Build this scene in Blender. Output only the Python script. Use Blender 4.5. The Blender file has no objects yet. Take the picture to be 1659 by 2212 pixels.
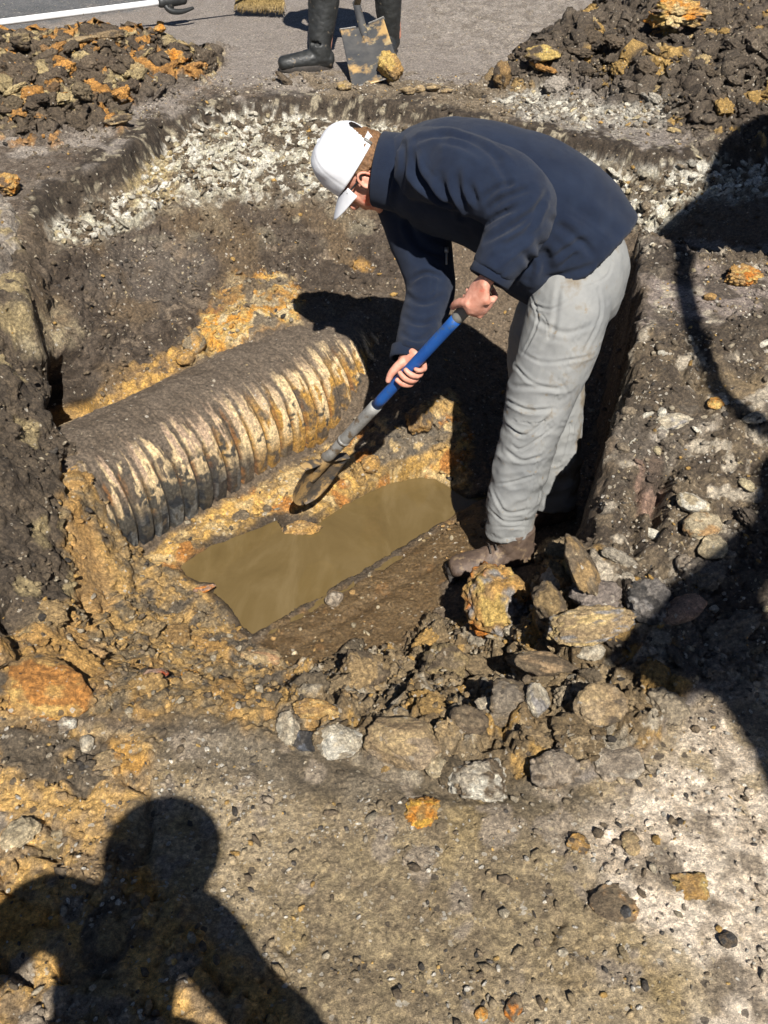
import bpy, bmesh, math, random
import numpy as np
from mathutils import Vector, Matrix
from mathutils.bvhtree import BVHTree

# ---------------------------------------------------------------- camera, sky, sun, exposure
SC = bpy.context.scene
COL = SC.collection
PITCH = math.radians(37.0)
CAM = np.array([0.0, 0.0, 1.35])
FPX = 2160.0                       # focal length in pixels of the 1659 x 2212 measuring grid
cam_d = bpy.data.cameras.new('camera')
cam = bpy.data.objects.new('camera', cam_d); COL.objects.link(cam)
cam.location = CAM; cam.rotation_euler = (math.pi/2 - PITCH, 0, 0)
cam_d.sensor_fit = 'VERTICAL'; cam_d.sensor_height = 24.0; cam_d.lens = 24.0*FPX/2212.0
cam_d.clip_start = 0.02; cam_d.clip_end = 2000
SC.camera = cam
SUN_EL = math.radians(46.5); SUN_AZ = math.radians(11.5)     # shadows run away from the camera and to the left
to_sun = np.array([math.sin(SUN_AZ)*math.cos(SUN_EL), -math.cos(SUN_AZ)*math.cos(SUN_EL), math.sin(SUN_EL)])
w = bpy.data.worlds.new('World'); SC.world = w; w.use_nodes = True
nt = w.node_tree; bg = nt.nodes['Background']
sky = nt.nodes.new('ShaderNodeTexSky'); sky.sky_type = 'NISHITA'; sky.sun_disc = False
sky.sun_elevation = SUN_EL; sky.sun_rotation = math.pi - SUN_AZ
sky.air_density = .5; sky.dust_density = .2; sky.ozone_density = 1.5
nt.links.new(sky.outputs[0], bg.inputs[0]); bg.inputs[1].default_value = 0.05
sl = bpy.data.lights.new('sun', 'SUN'); sl.energy = 5.0; sl.angle = math.radians(0.53); sl.color = (1.0, 0.955, 0.89)
so = bpy.data.objects.new('sun', sl); COL.objects.link(so)
so.rotation_euler = Vector(to_sun).to_track_quat('Z', 'Y').to_euler(); so.location = (3, -8, 8)
SC.view_settings.view_transform = 'Standard'; SC.view_settings.look = 'None'
SC.view_settings.exposure = 0.85; SC.view_settings.gamma = 1.0
SC.cycles.diffuse_bounces = 2

CR = np.array([1.0, 0, 0]); CU = np.array([0, math.sin(PITCH), math.cos(PITCH)]); CF = np.array([0, math.cos(PITCH), -math.sin(PITCH)])
CB = -CF
def ray(X, Y): return CR*((X-829.5)/FPX) + CU*((1106.0-Y)/FPX) + CF
def C(X, Y, depth): return CAM + ray(X, Y)*depth            # a measured point at a chosen depth
def atz(X, Y, z):                                           # a measured point at a chosen height
    d = ray(X, Y); return CAM + d*((z-CAM[2])/d[2])
def project(P):
    r = P - CAM; dep = r@CF; ok = dep > 0.25; dd = np.where(ok, dep, 1.0)
    return np.where(ok, 829.5+FPX*(r@CR)/dd, 829.5), np.where(ok, 1106.0-FPX*(r@CU)/dd, 4000.0)
rnd = random.Random(7); rng = np.random.default_rng(11)

# ---------------------------------------------------------------- noise
def _h(ix, iy, iz, s):
    h = (ix.astype(np.int64)*374761393 + iy.astype(np.int64)*668265263 + iz.astype(np.int64)*2147483647 + s*1274126177) & 0xffffffff
    h = ((h ^ (h >> 13))*1274126177) & 0xffffffff
    h = ((h ^ (h >> 15))*2246822519) & 0xffffffff
    return ((h ^ (h >> 16)) & 0xffffff)/float(0xffffff)
def vnoise(P, sc, s=0):
    Q = P*sc; i = np.floor(Q); f = Q-i; f = f*f*(3-2*f); i = i.astype(np.int64)
    r = 0
    for dx in (0, 1):
        wx = f[:, 0] if dx else 1-f[:, 0]
        for dy in (0, 1):
            wy = f[:, 1] if dy else 1-f[:, 1]
            for dz in (0, 1):
                wz = f[:, 2] if dz else 1-f[:, 2]
                r = r + wx*wy*wz*_h(i[:, 0]+dx, i[:, 1]+dy, i[:, 2]+dz, s)
    return r*2-1
def fbm(P, sc, o=4, s=0, g=0.5):
    a, t, r = 1.0, 0.0, 0
    for k in range(o):
        r = r + a*vnoise(P, sc*2.03**k, s+k*17); t += a; a *= g
    return r/t
def worley(P, sc, s=0):                                    # F1, F2 and a random value of the nearest cell
    Q = P*sc; i0 = np.floor(Q).astype(np.int64)
    f1 = np.full(len(P), 9.0); f2 = np.full(len(P), 9.0); idv = np.zeros(len(P))
    for dx in (-1, 0, 1):
        for dy in (-1, 0, 1):
            for dz in (-1, 0, 1):
                a, b, c = i0[:, 0]+dx, i0[:, 1]+dy, i0[:, 2]+dz
                px = a+_h(a, b, c, s+1); py = b+_h(a, b, c, s+2); pz = c+_h(a, b, c, s+3)
                d = np.sqrt((px-Q[:, 0])**2+(py-Q[:, 1])**2+(pz-Q[:, 2])**2)
                v = _h(a, b, c, s+4); m = d < f1
                f2 = np.where(m, f1, np.minimum(f2, d)); idv = np.where(m, v, idv); f1 = np.where(m, d, f1)
    return f1, f2, idv
def ss(a, b, x):
    t = np.clip((x-a)/(b-a), 0, 1); return t*t*(3-2*t)

# ---------------------------------------------------------------- materials
def nodes(name):
    m = bpy.data.materials.new(name); m.use_nodes = True
    t = m.node_tree; return m, t, t.nodes['Principled BSDF']
def N(t, typ, **kw):
    n = t.nodes.new(typ)
    for k, v in kw.items():
        if k.startswith('i_'):
            n.inputs[k[2:]].default_value = v
        else: setattr(n, k, v)
    return n
def noise_n(t, sc, detail=4, rough=.6, vec=None, dist=0):
    n = N(t, 'ShaderNodeTexNoise'); n.inputs['Scale'].default_value = sc; n.inputs['Detail'].default_value = detail
    n.inputs['Roughness'].default_value = rough; n.inputs['Distortion'].default_value = dist
    if vec is not None: t.links.new(vec, n.inputs['Vector'])
    return n
def ramp(t, src, stops):
    r = N(t, 'ShaderNodeValToRGB'); e = r.color_ramp.elements
    while len(e) < len(stops): e.new(0.5)
    for el, (p, c) in zip(e, stops):
        el.position = p; el.color = (c[0], c[1], c[2], 1) if not isinstance(c, (int, float)) else (c, c, c, 1)
    t.links.new(src, r.inputs[0]); return r
def mix(t, a, b, f, mode='MIX'):
    n = N(t, 'ShaderNodeMix', data_type='RGBA', blend_type=mode)
    for s, v in ((n.inputs[6], a), (n.inputs[7], b), (n.inputs[0], f)):
        if hasattr(v, 'is_linked') or hasattr(v, 'links'): t.links.new(v, s)
        elif isinstance(v, (int, float)): s.default_value = v
        else: s.default_value = (v[0], v[1], v[2], 1)
    return n.outputs[2]
def bump(t, p, src, strength, dist):
    b = N(t, 'ShaderNodeBump'); b.inputs['Strength'].default_value = strength; b.inputs['Distance'].default_value = dist
    t.links.new(src, b.inputs['Height'])
    if p.inputs['Normal'].is_linked:
        t.links.new(p.inputs['Normal'].links[0].from_socket, b.inputs['Normal'])
    t.links.new(b.outputs[0], p.inputs['Normal']); return b
def geo_pos(t): return N(t, 'ShaderNodeNewGeometry').outputs['Position']
def mat(name, c1, c2, sc=20, rough=.7, bs=0, bsc=200, metallic=0, spots=None, r2=None, spec=.5, sheen=0):
    m, t, p = nodes(name); g = geo_pos(t)
    n = noise_n(t, sc, 6, .65, g)
    c = ramp(t, n.outputs[0], [(.35, c1), (.65, c2)]).outputs[0]
    if spots:                                    # (colour, scale, threshold)
        for (cc, s2, th) in spots:
            n2 = noise_n(t, s2, 5, .6, g)
            c = mix(t, c, cc, ramp(t, n2.outputs[0], [(th-.04, 0), (th+.04, 1)]).outputs[0])
    t.links.new(c, p.inputs['Base Color'])
    p.inputs['Metallic'].default_value = metallic; p.inputs['Specular IOR Level'].default_value = spec
    p.inputs['Roughness'].default_value = rough
    if r2 is not None:
        rr = ramp(t, noise_n(t, sc*1.7, 4, .6, g).outputs[0], [(.3, rough), (.7, r2)]); t.links.new(rr.outputs[0], p.inputs['Roughness'])
    if sheen:
        p.inputs['Sheen Weight'].default_value = sheen; p.inputs['Sheen Roughness'].default_value = .6
    if bs: bump(t, p, noise_n(t, bsc, 4, .65, g).outputs[0], bs, .004)
    return m
def earth_mat(name, rough=.88, fine=1.0):
    """earth whose colour comes from what each spot of ground is made of, with grit at millimetre scale"""
    m, t, p = nodes(name); g = geo_pos(t)
    a = N(t, 'ShaderNodeAttribute', attribute_name='Col'); k = N(t, 'ShaderNodeAttribute', attribute_name='Grit')
    sep = N(t, 'ShaderNodeSeparateColor'); t.links.new(k.outputs['Color'], sep.inputs[0])      # r: pale grit, g: wetness, b: dark grit
    n1 = noise_n(t, 95, 8, .72, g); n2 = noise_n(t, 420, 4, .7, g)
    f1 = ramp(t, n1.outputs[0], [(.28, (.26, .25, .24)), (.5, (.92, .91, .90)), (.70, (2.0, 1.93, 1.8))])
    c = mix(t, a.outputs['Color'], f1.outputs[0], 1.0, 'MULTIPLY')
    f2 = ramp(t, n2.outputs[0], [(.3, .55), (.7, 1.5)])
    c = mix(t, c, f2.outputs[0], .95*fine, 'MULTIPLY')
    # pale grit
    dn = noise_n(t, 130, 3, .6, g); vm = N(t, 'ShaderNodeVectorMath', operation='MULTIPLY_ADD'); t.links.new(dn.outputs['Color'], vm.inputs[0]); vm.inputs[1].default_value = (.012, .012, .012); t.links.new(g, vm.inputs[2])
    v = N(t, 'ShaderNodeTexVoronoi'); v.inputs['Scale'].default_value = 95; v.inputs['Randomness'].default_value = 1; t.links.new(vm.outputs[0], v.inputs['Vector'])
    sv = N(t, 'ShaderNodeSeparateColor'); t.links.new(v.outputs['Color'], sv.inputs[0])
    def mth(op, x, y):
        q = N(t, 'ShaderNodeMath', operation=op, use_clamp=True)
        for s, val in ((q.inputs[0], x), (q.inputs[1], y)):
            if isinstance(val, (int, float)): s.default_value = val
            else: t.links.new(val, s)
        return q.outputs[0]
    sizes = mth('GREATER_THAN', mth('MULTIPLY', sv.outputs[2], .6), v.outputs['Distance'])
    pick = mth('GREATER_THAN', mth('MULTIPLY', sep.outputs[0], ramp(t, noise_n(t, 13, 3, .6, g).outputs[0], [(.42, 0), (.62, 1)]).outputs[0]), mth('MULTIPLY', sv.outputs[0], 2.0))
    c = mix(t, c, ramp(t, sv.outputs[1], [(0, (.36, .30, .22)), (.5, (.58, .53, .44)), (1, (.48, .36, .18))]).outputs[0], mth('MULTIPLY', mth('MULTIPLY', sizes, pick), .8))
    v2 = N(t, 'ShaderNodeTexVoronoi'); v2.inputs['Scale'].default_value = 62; t.links.new(vm.outputs[0], v2.inputs['Vector'])
    sv2 = N(t, 'ShaderNodeSeparateColor'); t.links.new(v2.outputs['Color'], sv2.inputs[0])
    pk2 = mth('GREATER_THAN', sep.outputs[2], mth('MULTIPLY', sv2.outputs[1], 4.0))
    c = mix(t, c, (.07, .055, .042), mth('MULTIPLY', mth('MULTIPLY', mth('GREATER_THAN', mth('MULTIPLY', sv2.outputs[2], .5), v2.outputs['Distance']), pk2), .8))
    t.links.new(c, p.inputs['Base Color'])
    r = N(t, 'ShaderNodeMapRange'); r.inputs['To Min'].default_value = rough; r.inputs['To Max'].default_value = .33
    t.links.new(sep.outputs[1], r.inputs[0]); t.links.new(r.outputs[0], p.inputs['Roughness'])
    p.inputs['Specular IOR Level'].default_value = .4
    bump(t, p, noise_n(t, 60, 8, .72, g).outputs[0], 1.0, .024)
    bump(t, p, noise_n(t, 190, 5, .7, g).outputs[0], .9, .006)
    bump(t, p, n2.outputs[0], .6, .003)
    return m
M_EARTH = earth_mat('earth'); M_CLOD = earth_mat('clod_earth', .85, .8)

# ---------------------------------------------------------------- objects
def tag(o, label=None, cat=None, group=None, kind=None):
    if label: o['label'] = label
    if cat: o['category'] = cat
    if group: o['group'] = group
    if kind: o['kind'] = kind
    return o
def mesh_np(name, V, F, smooth=True):
    me = bpy.data.meshes.new(name); V = np.asarray(V, dtype=np.float32)
    me.vertices.add(len(V)); me.vertices.foreach_set('co', V.ravel())
    if isinstance(F, np.ndarray):
        n, k = F.shape; me.loops.add(n*k); me.loops.foreach_set('vertex_index', F.astype(np.int32).ravel())
        me.polygons.add(n); me.polygons.foreach_set('loop_start', np.arange(0, n*k, k, dtype=np.int32))
    else:
        ln = [len(f) for f in F]; me.loops.add(sum(ln))
        me.loops.foreach_set('vertex_index', np.array([i for f in F for i in f], dtype=np.int32))
        me.polygons.add(len(F)); me.polygons.foreach_set('loop_start', np.cumsum([0]+ln[:-1]).astype(np.int32))
    me.update(calc_edges=True); me.validate()
    if smooth: me.polygons.foreach_set('use_smooth', np.ones(len(me.polygons), dtype=bool))
    return me
def cattr(me, name, arr):
    a = me.color_attributes.new(name, 'FLOAT_COLOR', 'POINT')
    d = np.ones((len(me.vertices), 4), dtype=np.float32); d[:, :3] = arr; a.data.foreach_set('color', d.ravel())
def link(name, me, m=None, parent=None, origin=None):
    o = bpy.data.objects.new(name, me); COL.objects.link(o)
    if m: me.materials.append(m)
    if parent is not None:
        o.parent = parent; off = np.array(parent.matrix_world.translation) if parent.parent is None else np.array(parent['_o'])
        me.transform(Matrix.Translation(-Vector(off))); o['_o'] = [float(v) for v in off]
    elif origin is not None:
        me.transform(Matrix.Translation(-Vector(origin))); o.location = origin
        o.matrix_world = Matrix.Translation(Vector(origin)); o['_o'] = [float(v) for v in origin]
    else: o['_o'] = [0.0, 0.0, 0.0]
    return o
def empty(name, loc):
    o = bpy.data.objects.new(name, None); COL.objects.link(o); o.location = loc
    o.matrix_world = Matrix.Translation(Vector(loc)); o['_o'] = [float(v) for v in loc]; o.empty_display_size = .1
    return o
class Geo:
    def __init__(s): s.V = []; s.F = []; s.n = 0
    def add(s, V, F):
        s.V.append(np.asarray(V, float)); s.F += [tuple(int(i)+s.n for i in f) for f in F]; s.n += len(V); return s
    def me(s, name, smooth=True): return mesh_np(name, np.concatenate(s.V), s.F, smooth)
    def build(s, name, m, parent=None, origin=None, smooth=True): return link(name, s.me(name, smooth), m, parent, origin)
def unit(v): v = np.asarray(v, float); return v/np.linalg.norm(v)
def catmull(P, sub):
    P = np.asarray(P, float); out = []
    for i in range(len(P)-1):
        p0 = P[max(i-1, 0)]; p1 = P[i]; p2 = P[i+1]; p3 = P[min(i+2, len(P)-1)]
        for k in range(sub):
            u = k/sub
            out.append(.5*((2*p1)+(-p0+p2)*u+(2*p0-5*p1+4*p2-p3)*u*u+(-p0+3*p1-3*p2+p3)*u**3))
    out.append(P[-1]); return np.array(out)
def loft(secs, U=CB, n=28, sub=6, pw=2.0, cap=True, dome=True):
    """secs: (point, radius along U, radius across); a closed tapering tube"""
    A = np.array([list(c)+[a, b] for c, a, b in secs]); A = catmull(A, sub) if sub > 1 else A
    P = A[:, :3]; T = np.gradient(P, axis=0)
    if dome:                                   # rounded ends
        def end(i, sgn):
            t = unit(T[i])*sgn; r = min(A[i, 3], A[i, 4]); rows = []
            for q in (.5, .8, .97):
                rows.append(np.concatenate([P[i]+t*r*.55*q, A[i, 3:]*math.sqrt(max(1-q*q, .02))]))
            return rows
        s = end(0, -1)[::-1]; e = end(len(P)-1, 1); T = np.concatenate([[T[0]]*3, T, [T[-1]]*3])
        A = np.concatenate([s, A, e]); P = A[:, :3]
    V = []; U = np.asarray(U, float)
    th = np.linspace(0, 2*math.pi, n, endpoint=False); ct, st = np.cos(th), np.sin(th)
    ct = np.sign(ct)*np.abs(ct)**(2/pw); st = np.sign(st)*np.abs(st)**(2/pw)
    for i in range(len(P)):
        t = unit(T[i]); u = unit(U-(U@t)*t); v = np.cross(t, u)
        V.append(P[i]+np.outer(ct*A[i, 3], u)+np.outer(st*A[i, 4], v))
    m = len(V); V = np.concatenate(V); F = []
    for i in range(m-1):
        for j in range(n):
            F.append((i*n+j, i*n+(j+1) % n, (i+1)*n+(j+1) % n, (i+1)*n+j))
    if cap: F.append(tuple(range(n))[::-1]); F.append(tuple((m-1)*n+j for j in range(n)))
    return V, F
def tube(pts, r, n=14, sub=5, U=None, dome=False):
    r = [r]*len(pts) if isinstance(r, (int, float)) else r
    d = unit(np.asarray(pts[-1])-np.asarray(pts[0]))
    if U is None: U = (0, 0, 1) if abs(d[2]) < .8 else (1, 0, 0)
    return loft([(p, q, q) for p, q in zip(pts, r)], U, n, sub, dome=dome)
_ico = {}
def ico(k):
    if k not in _ico:
        b = bmesh.new(); bmesh.ops.create_icosphere(b, subdivisions=k, radius=1)
        _ico[k] = (np.array([v.co[:] for v in b.verts]), np.array([[v.index for v in f.verts] for f in b.faces])); b.free()
    return _ico[k]
def ellipsoid(c, ax, k=3):
    V, F = ico(k); return np.asarray(c)+V@np.asarray(ax), F       # ax: rows are the three half-axes
def boxg(c, ax, bev=0.0):
    """box with rounded edges; ax rows are half-axes"""
    b = bmesh.new(); bmesh.ops.create_cube(b, size=2)
    L = [np.linalg.norm(a) for a in ax]
    for v in b.verts: v.co = Vector([v.co[i]*L[i] for i in range(3)])
    if bev: bmesh.ops.bevel(b, geom=b.edges[:], offset=bev, segments=2, affect='EDGES')
    b.verts.ensure_lookup_table(); V = np.array([v.co[:] for v in b.verts]); F = [[v.index for v in f.verts] for f in b.faces]; b.free()
    A = np.array([unit(a) for a in ax]); return np.asarray(c)+V@A, F
def evaluated(me, mods):
    """run modifiers on a mesh and give back the result"""
    o = bpy.data.objects.new('work', me); COL.objects.link(o)
    for typ, kw in mods:
        md = o.modifiers.new(typ, typ)
        for k, v in kw.items(): setattr(md, k, v)
    dg = bpy.context.evaluated_depsgraph_get(); dg.update()
    r = bpy.data.meshes.new_from_object(o.evaluated_get(dg)); bpy.data.objects.remove(o); bpy.data.meshes.remove(me)
    return r
def fuse(g, voxel, smooth_it=6, fac=.5):
    me = evaluated(g.me('fuse'), [('REMESH', dict(mode='VOXEL', voxel_size=voxel))])
    if smooth_it: me = evaluated(me, [('SMOOTH', dict(iterations=smooth_it, factor=fac))])
    me.polygons.foreach_set('use_smooth', np.ones(len(me.polygons), dtype=bool)); return me
def getco(me):
    a = np.empty(len(me.vertices)*3, dtype=np.float32); me.vertices.foreach_get('co', a); return a.reshape(-1, 3).astype(float)
def getno(me):
    a = np.empty(len(me.vertices)*3, dtype=np.float32); me.vertex_normals.foreach_get('vector', a); return a.reshape(-1, 3).astype(float)
def setco(me, V): me.vertices.foreach_set('co', np.asarray(V, dtype=np.float32).ravel()); me.update()
def seg_dist(P, pts):
    d = np.full(len(P), 1e9)
    for a, b in zip(pts[:-1], pts[1:]):
        ab = b-a; t = np.clip(((P-a)@ab)/(ab@ab+1e-12), 0, 1); d = np.minimum(d, np.linalg.norm(P-(a+t[:, None]*ab), axis=1))
    return d
# ---------------------------------------------------------------- the ground: one sheet, dug out where the pit is
def sdist(X, Y, poly):
    """signed distance to a polygon, positive inside"""
    d = np.full(X.shape, 1e9); ins = np.zeros(X.shape, bool); n = len(poly)
    for i in range(n):
        x1, y1 = poly[i]; x2, y2 = poly[(i+1) % n]; ex, ey = x2-x1, y2-y1
        t = np.clip(((X-x1)*ex+(Y-y1)*ey)/(ex*ex+ey*ey+1e-12), 0, 1)
        d = np.minimum(d, (X-x1-t*ex)**2+(Y-y1-t*ey)**2)
        c = ((y1 > Y) != (y2 > Y)) & (X < (x2-x1)*(Y-y1)/((y2-y1) or 1e-12)+x1); ins ^= c
    return np.where(ins, 1, -1)*np.sqrt(d)
def z_out(x, y):
    return -.36+.28*ss(1.6, 3.0, y)+.08*ss(3.2, 4.4, y)
ZW = -.845                                                # water level
# rim of the pit: measured point, height, width over which the edge falls off
RIM = [(1388, 530, -.1, .05), (1388, 700, -.11, .06), (1368, 850, -.12, .07), (1338, 950, -.16, .09), (1312, 1100, -.24, .12), (1300, 1240, -.34, .2),
       (1420, 1380, -.36, .35), (1460, 1480, -.36, .35), (1390, 1600, -.36, .35), (1100, 1700, -.36, .35), (800, 1650, -.36, .3), (640, 1600, -.36, .3),
       (430, 1570, -.36, .3), (250, 1530, -.36, .3), (0, 1560, -.36, .3), (-300, 1540, -.36, .3), (-420, 1000, -.15, .3), (-300, 600, -.05, .2), (-80, 640, -.05, .08), (30, 640, -.05, .08),
       (46, 560, -.03, .06), (40, 470, -.02, .06), (100, 388, 0, .07), (250, 342, 0, .07), (330, 258, 0, .07), (480, 214, 0, .07), (700, 202, 0, .08), (900, 224, 0, .08),
       (1100, 262, 0, .08), (1280, 300, 0, .08), (1420, 326, 0, .1), (1520, 325, 0, .1), (1659, 300, 0, .1), (1950, 300, 0, .1), (1950, 520, -.06, .2), (1659, 560, -.07, .2), (1500, 548, -.08, .15)]
RP = [tuple(atz(X, Y, z)[:2]) for X, Y, z, _ in RIM]
INN = [(480, 262, -.13), (330, 330, -.13), (200, 400, -.13), (100, 480, -.14), (700, 250, -.13), (900, 275, -.13), (1100, 310, -.13), (1300, 355, -.12), (1500, 375, -.12), (1659, 380, -.12), (1950, 380, -.1),
       (300, 450, -.17), (500, 410, -.18), (700, 430, -.20), (950, 430, -.20), (1200, 440, -.2), (480, 520, -.33), (700, 520, -.33), (950, 520, -.34), (330, 560, -.32), (1450, 450, -.15), (1650, 480, -.11), (1380, 520, -.18), (1900, 500, -.1),
       (200, 600, -.27), (400, 620, -.43), (600, 590, -.44), (300, 750, -.47), (500, 680, -.46), (760, 590, -.45), (130, 560, -.18), (110, 700, -.25),
       (190, 890, -.55), (300, 850, -.52), (450, 775, -.47), (560, 720, -.44), (650, 680, -.42), (760, 650, -.42), (900, 640, -.47), (1050, 640, -.5), (1200, 600, -.45), (1330, 560, -.35),
       (900, 760, -.58), (1050, 760, -.66), (1200, 750, -.68), (1330, 760, -.68), (1320, 900, -.74), (1280, 1080, -.77), (1200, 900, -.76), (1150, 1000, -.79),
       (860, 960, -.72), (960, 870, -.66), (1000, 980, -.76), (940, 1015, -.83), (720, 1030, -.80), (800, 1045, -.815), (640, 1090, -.81), (500, 1140, -.835), (400, 1195, -.838), (300, 1215, -.85),
       (560, 1085, -.84), (420, 1160, -.84), (700, 985, -.86), (615, 1145, -.83), (690, 1110, -.825),
       (600, 1180, -.91), (800, 1150, -.91), (950, 1090, -.91), (500, 1280, -.91), (1020, 1098, -.80), (770, 1245, -.832), (650, 1330, -.834), (900, 1170, -.828),
       (1050, 1180, -.785), (950, 1250, -.80), (850, 1300, -.812), (700, 1380, -.818), (600, 1400, -.822), (760, 1450, -.82), (940, 1350, -.80), (1150, 1200, -.77),
       (380, 1240, -.83), (440, 1310, -.83), (530, 1385, -.83), (640, 1450, -.80),
       (-100, 700, -.12), (0, 800, -.16), (-200, 1000, -.14), (0, 1000, -.24), (80, 860, -.30), (100, 1000, -.42), (120, 1100, -.46), (200, 1190, -.60), (165, 1090, -.50), (245, 1185, -.70), (150, 1000, -.40), (120, 1200, -.52), (0, 1200, -.36), (-200, 1300, -.3),
       (200, 1330, -.62), (100, 1350, -.47), (0, 1420, -.40), (-200, 1480, -.36), (300, 1300, -.76), (300, 1450, -.58), (400, 1450, -.64), (200, 1500, -.42), (500, 1520, -.55), (650, 1550, -.5), (560, 1460, -.72),
       (800, 1520, -.62), (900, 1450, -.72), (800, 1600, -.46), (950, 1600, -.48), (1000, 1380, -.74), (1050, 1480, -.66), (1100, 1600, -.46), (1150, 1330, -.70), (1150, 1430, -.62), (1250, 1300, -.58),
       (1300, 1400, -.46), (1250, 1500, -.48), (1350, 1500, -.42), (1230, 1220, -.68), (1270, 1180, -.7)]
IP = np.array([atz(X, Y, z) for X, Y, z in INN])
def rbf_fit(P, z, lam=1e-3):
    n = len(P); D = np.linalg.norm(P[:, None]-P[None], axis=2)
    A = np.zeros((n+3, n+3)); A[:n, :n] = D+np.eye(n)*lam; A[:n, n] = 1; A[:n, n+1:] = P; A[n, :n] = 1; A[n+1:, :n] = P.T
    return np.linalg.solve(A, np.concatenate([z, [0, 0, 0]]))
IWT = rbf_fit(IP[:, :2], IP[:, 2], -.02)
def z_in(x, y):
    r = IWT[-3]+IWT[-2]*x+IWT[-1]*y
    for k in range(len(IP)): r = r+IWT[k]*np.sqrt((x-IP[k, 0])**2+(y-IP[k, 1])**2)
    return r
def z_base(x, y):
    zo = z_out(x, y); Q = np.stack([x, y, x*0], 1)
    z = zo.copy(); m = (x > -4) & (x < 5) & (y > .6) & (y < 6.6)
    xx, yy, QQ = x[m], y[m], Q[m]
    wob = .035*fbm(QQ, 5, 3, 5)+.02*fbm(QQ, 22, 2, 9)
    d = sdist(xx, yy, RP)+wob*.8
    rp = np.array(RP); wd = np.zeros(len(xx)); ws = np.zeros(len(xx))
    for k, (_, _, _, q) in enumerate(RIM):
        f = 1/(((xx-rp[k, 0])**2+(yy-rp[k, 1])**2)**2+1e-4); wd += f*q; ws += f
    wd /= ws
    t = np.clip(d/wd, 0, 1); t = np.where(wd < .14, t*t*(3-2*t), t)
    z[m] = zo[m]*(1-t)+z_in(xx, yy)*t
    return z
def axis(a, b, h, lo, hi, g):
    c = list(np.arange(a, b, h)); s = h; v = c[-1]
    while v < hi: s *= g; v += s; c.append(v)
    s = h; v = c[0]; pre = []
    while v > lo: s *= g; v -= s; pre.append(v)
    return np.array(pre[::-1]+c)
gx = axis(-2.3, 2.3, .0075, -250, 250, 1.03); gy = axis(.70, 5.7, .0075, -60, 320, 1.02)
NX, NY = len(gx), len(gy)
GX, GY = np.meshgrid(gx, gy); GX = GX.ravel(); GY = GY.ravel()
POOL = [tuple(atz(X, Y, ZW)[:2]) for X, Y in [(385, 1222), (450, 1180), (520, 1155), (600, 1122), (612, 1150), (650, 1138), (690, 1128), (740, 1092), (830, 1045), (905, 1030), (940, 1034), (1012, 1076), (1055, 1072), (1060, 1084), (1010, 1100), (545, 1374), (520, 1350), (490, 1310), (460, 1285), (462, 1262), (430, 1262), (400, 1245)]]
GZ = z_base(GX, GY); POOLD = np.full(len(GX), -9.0); _m = (np.abs(GX) < 2) & (GY > 1.2) & (GY < 4.5)
_q = np.stack([GX[_m], GY[_m], GY[_m]*0], 1); POOLD[_m] = sdist(GX[_m], GY[_m], POOL)+.006*fbm(_q, 30, 3, 91)
_in = ss(-.004, .012, POOLD); GZ = GZ*(1-_in)+(ZW-.05)*_in
_out = ss(-.10, -.02, POOLD)*(1-_in); GZ = np.maximum(GZ, ZW+.010) * _out + GZ*(1-_out)
P0 = np.stack([GX, GY, GZ], 1)
DX, DY = project(P0)
wv = np.stack([fbm(P0, 7, 3, 31), fbm(P0, 7, 3, 47)], 1)*26+np.stack([fbm(P0, 40, 2, 32), fbm(P0, 40, 2, 48)], 1)*12
WX, WY = DX+wv[:, 0], DY+wv[:, 1]
nA = fbm(P0, 14, 4, 1); nB = fbm(P0, 45, 3, 2); nC = fbm(P0, 5, 3, 3)
nStrk = fbm(P0*np.array([1, .25, .25]), 55, 3, 8)          # scrape marks running down the wall
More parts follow.
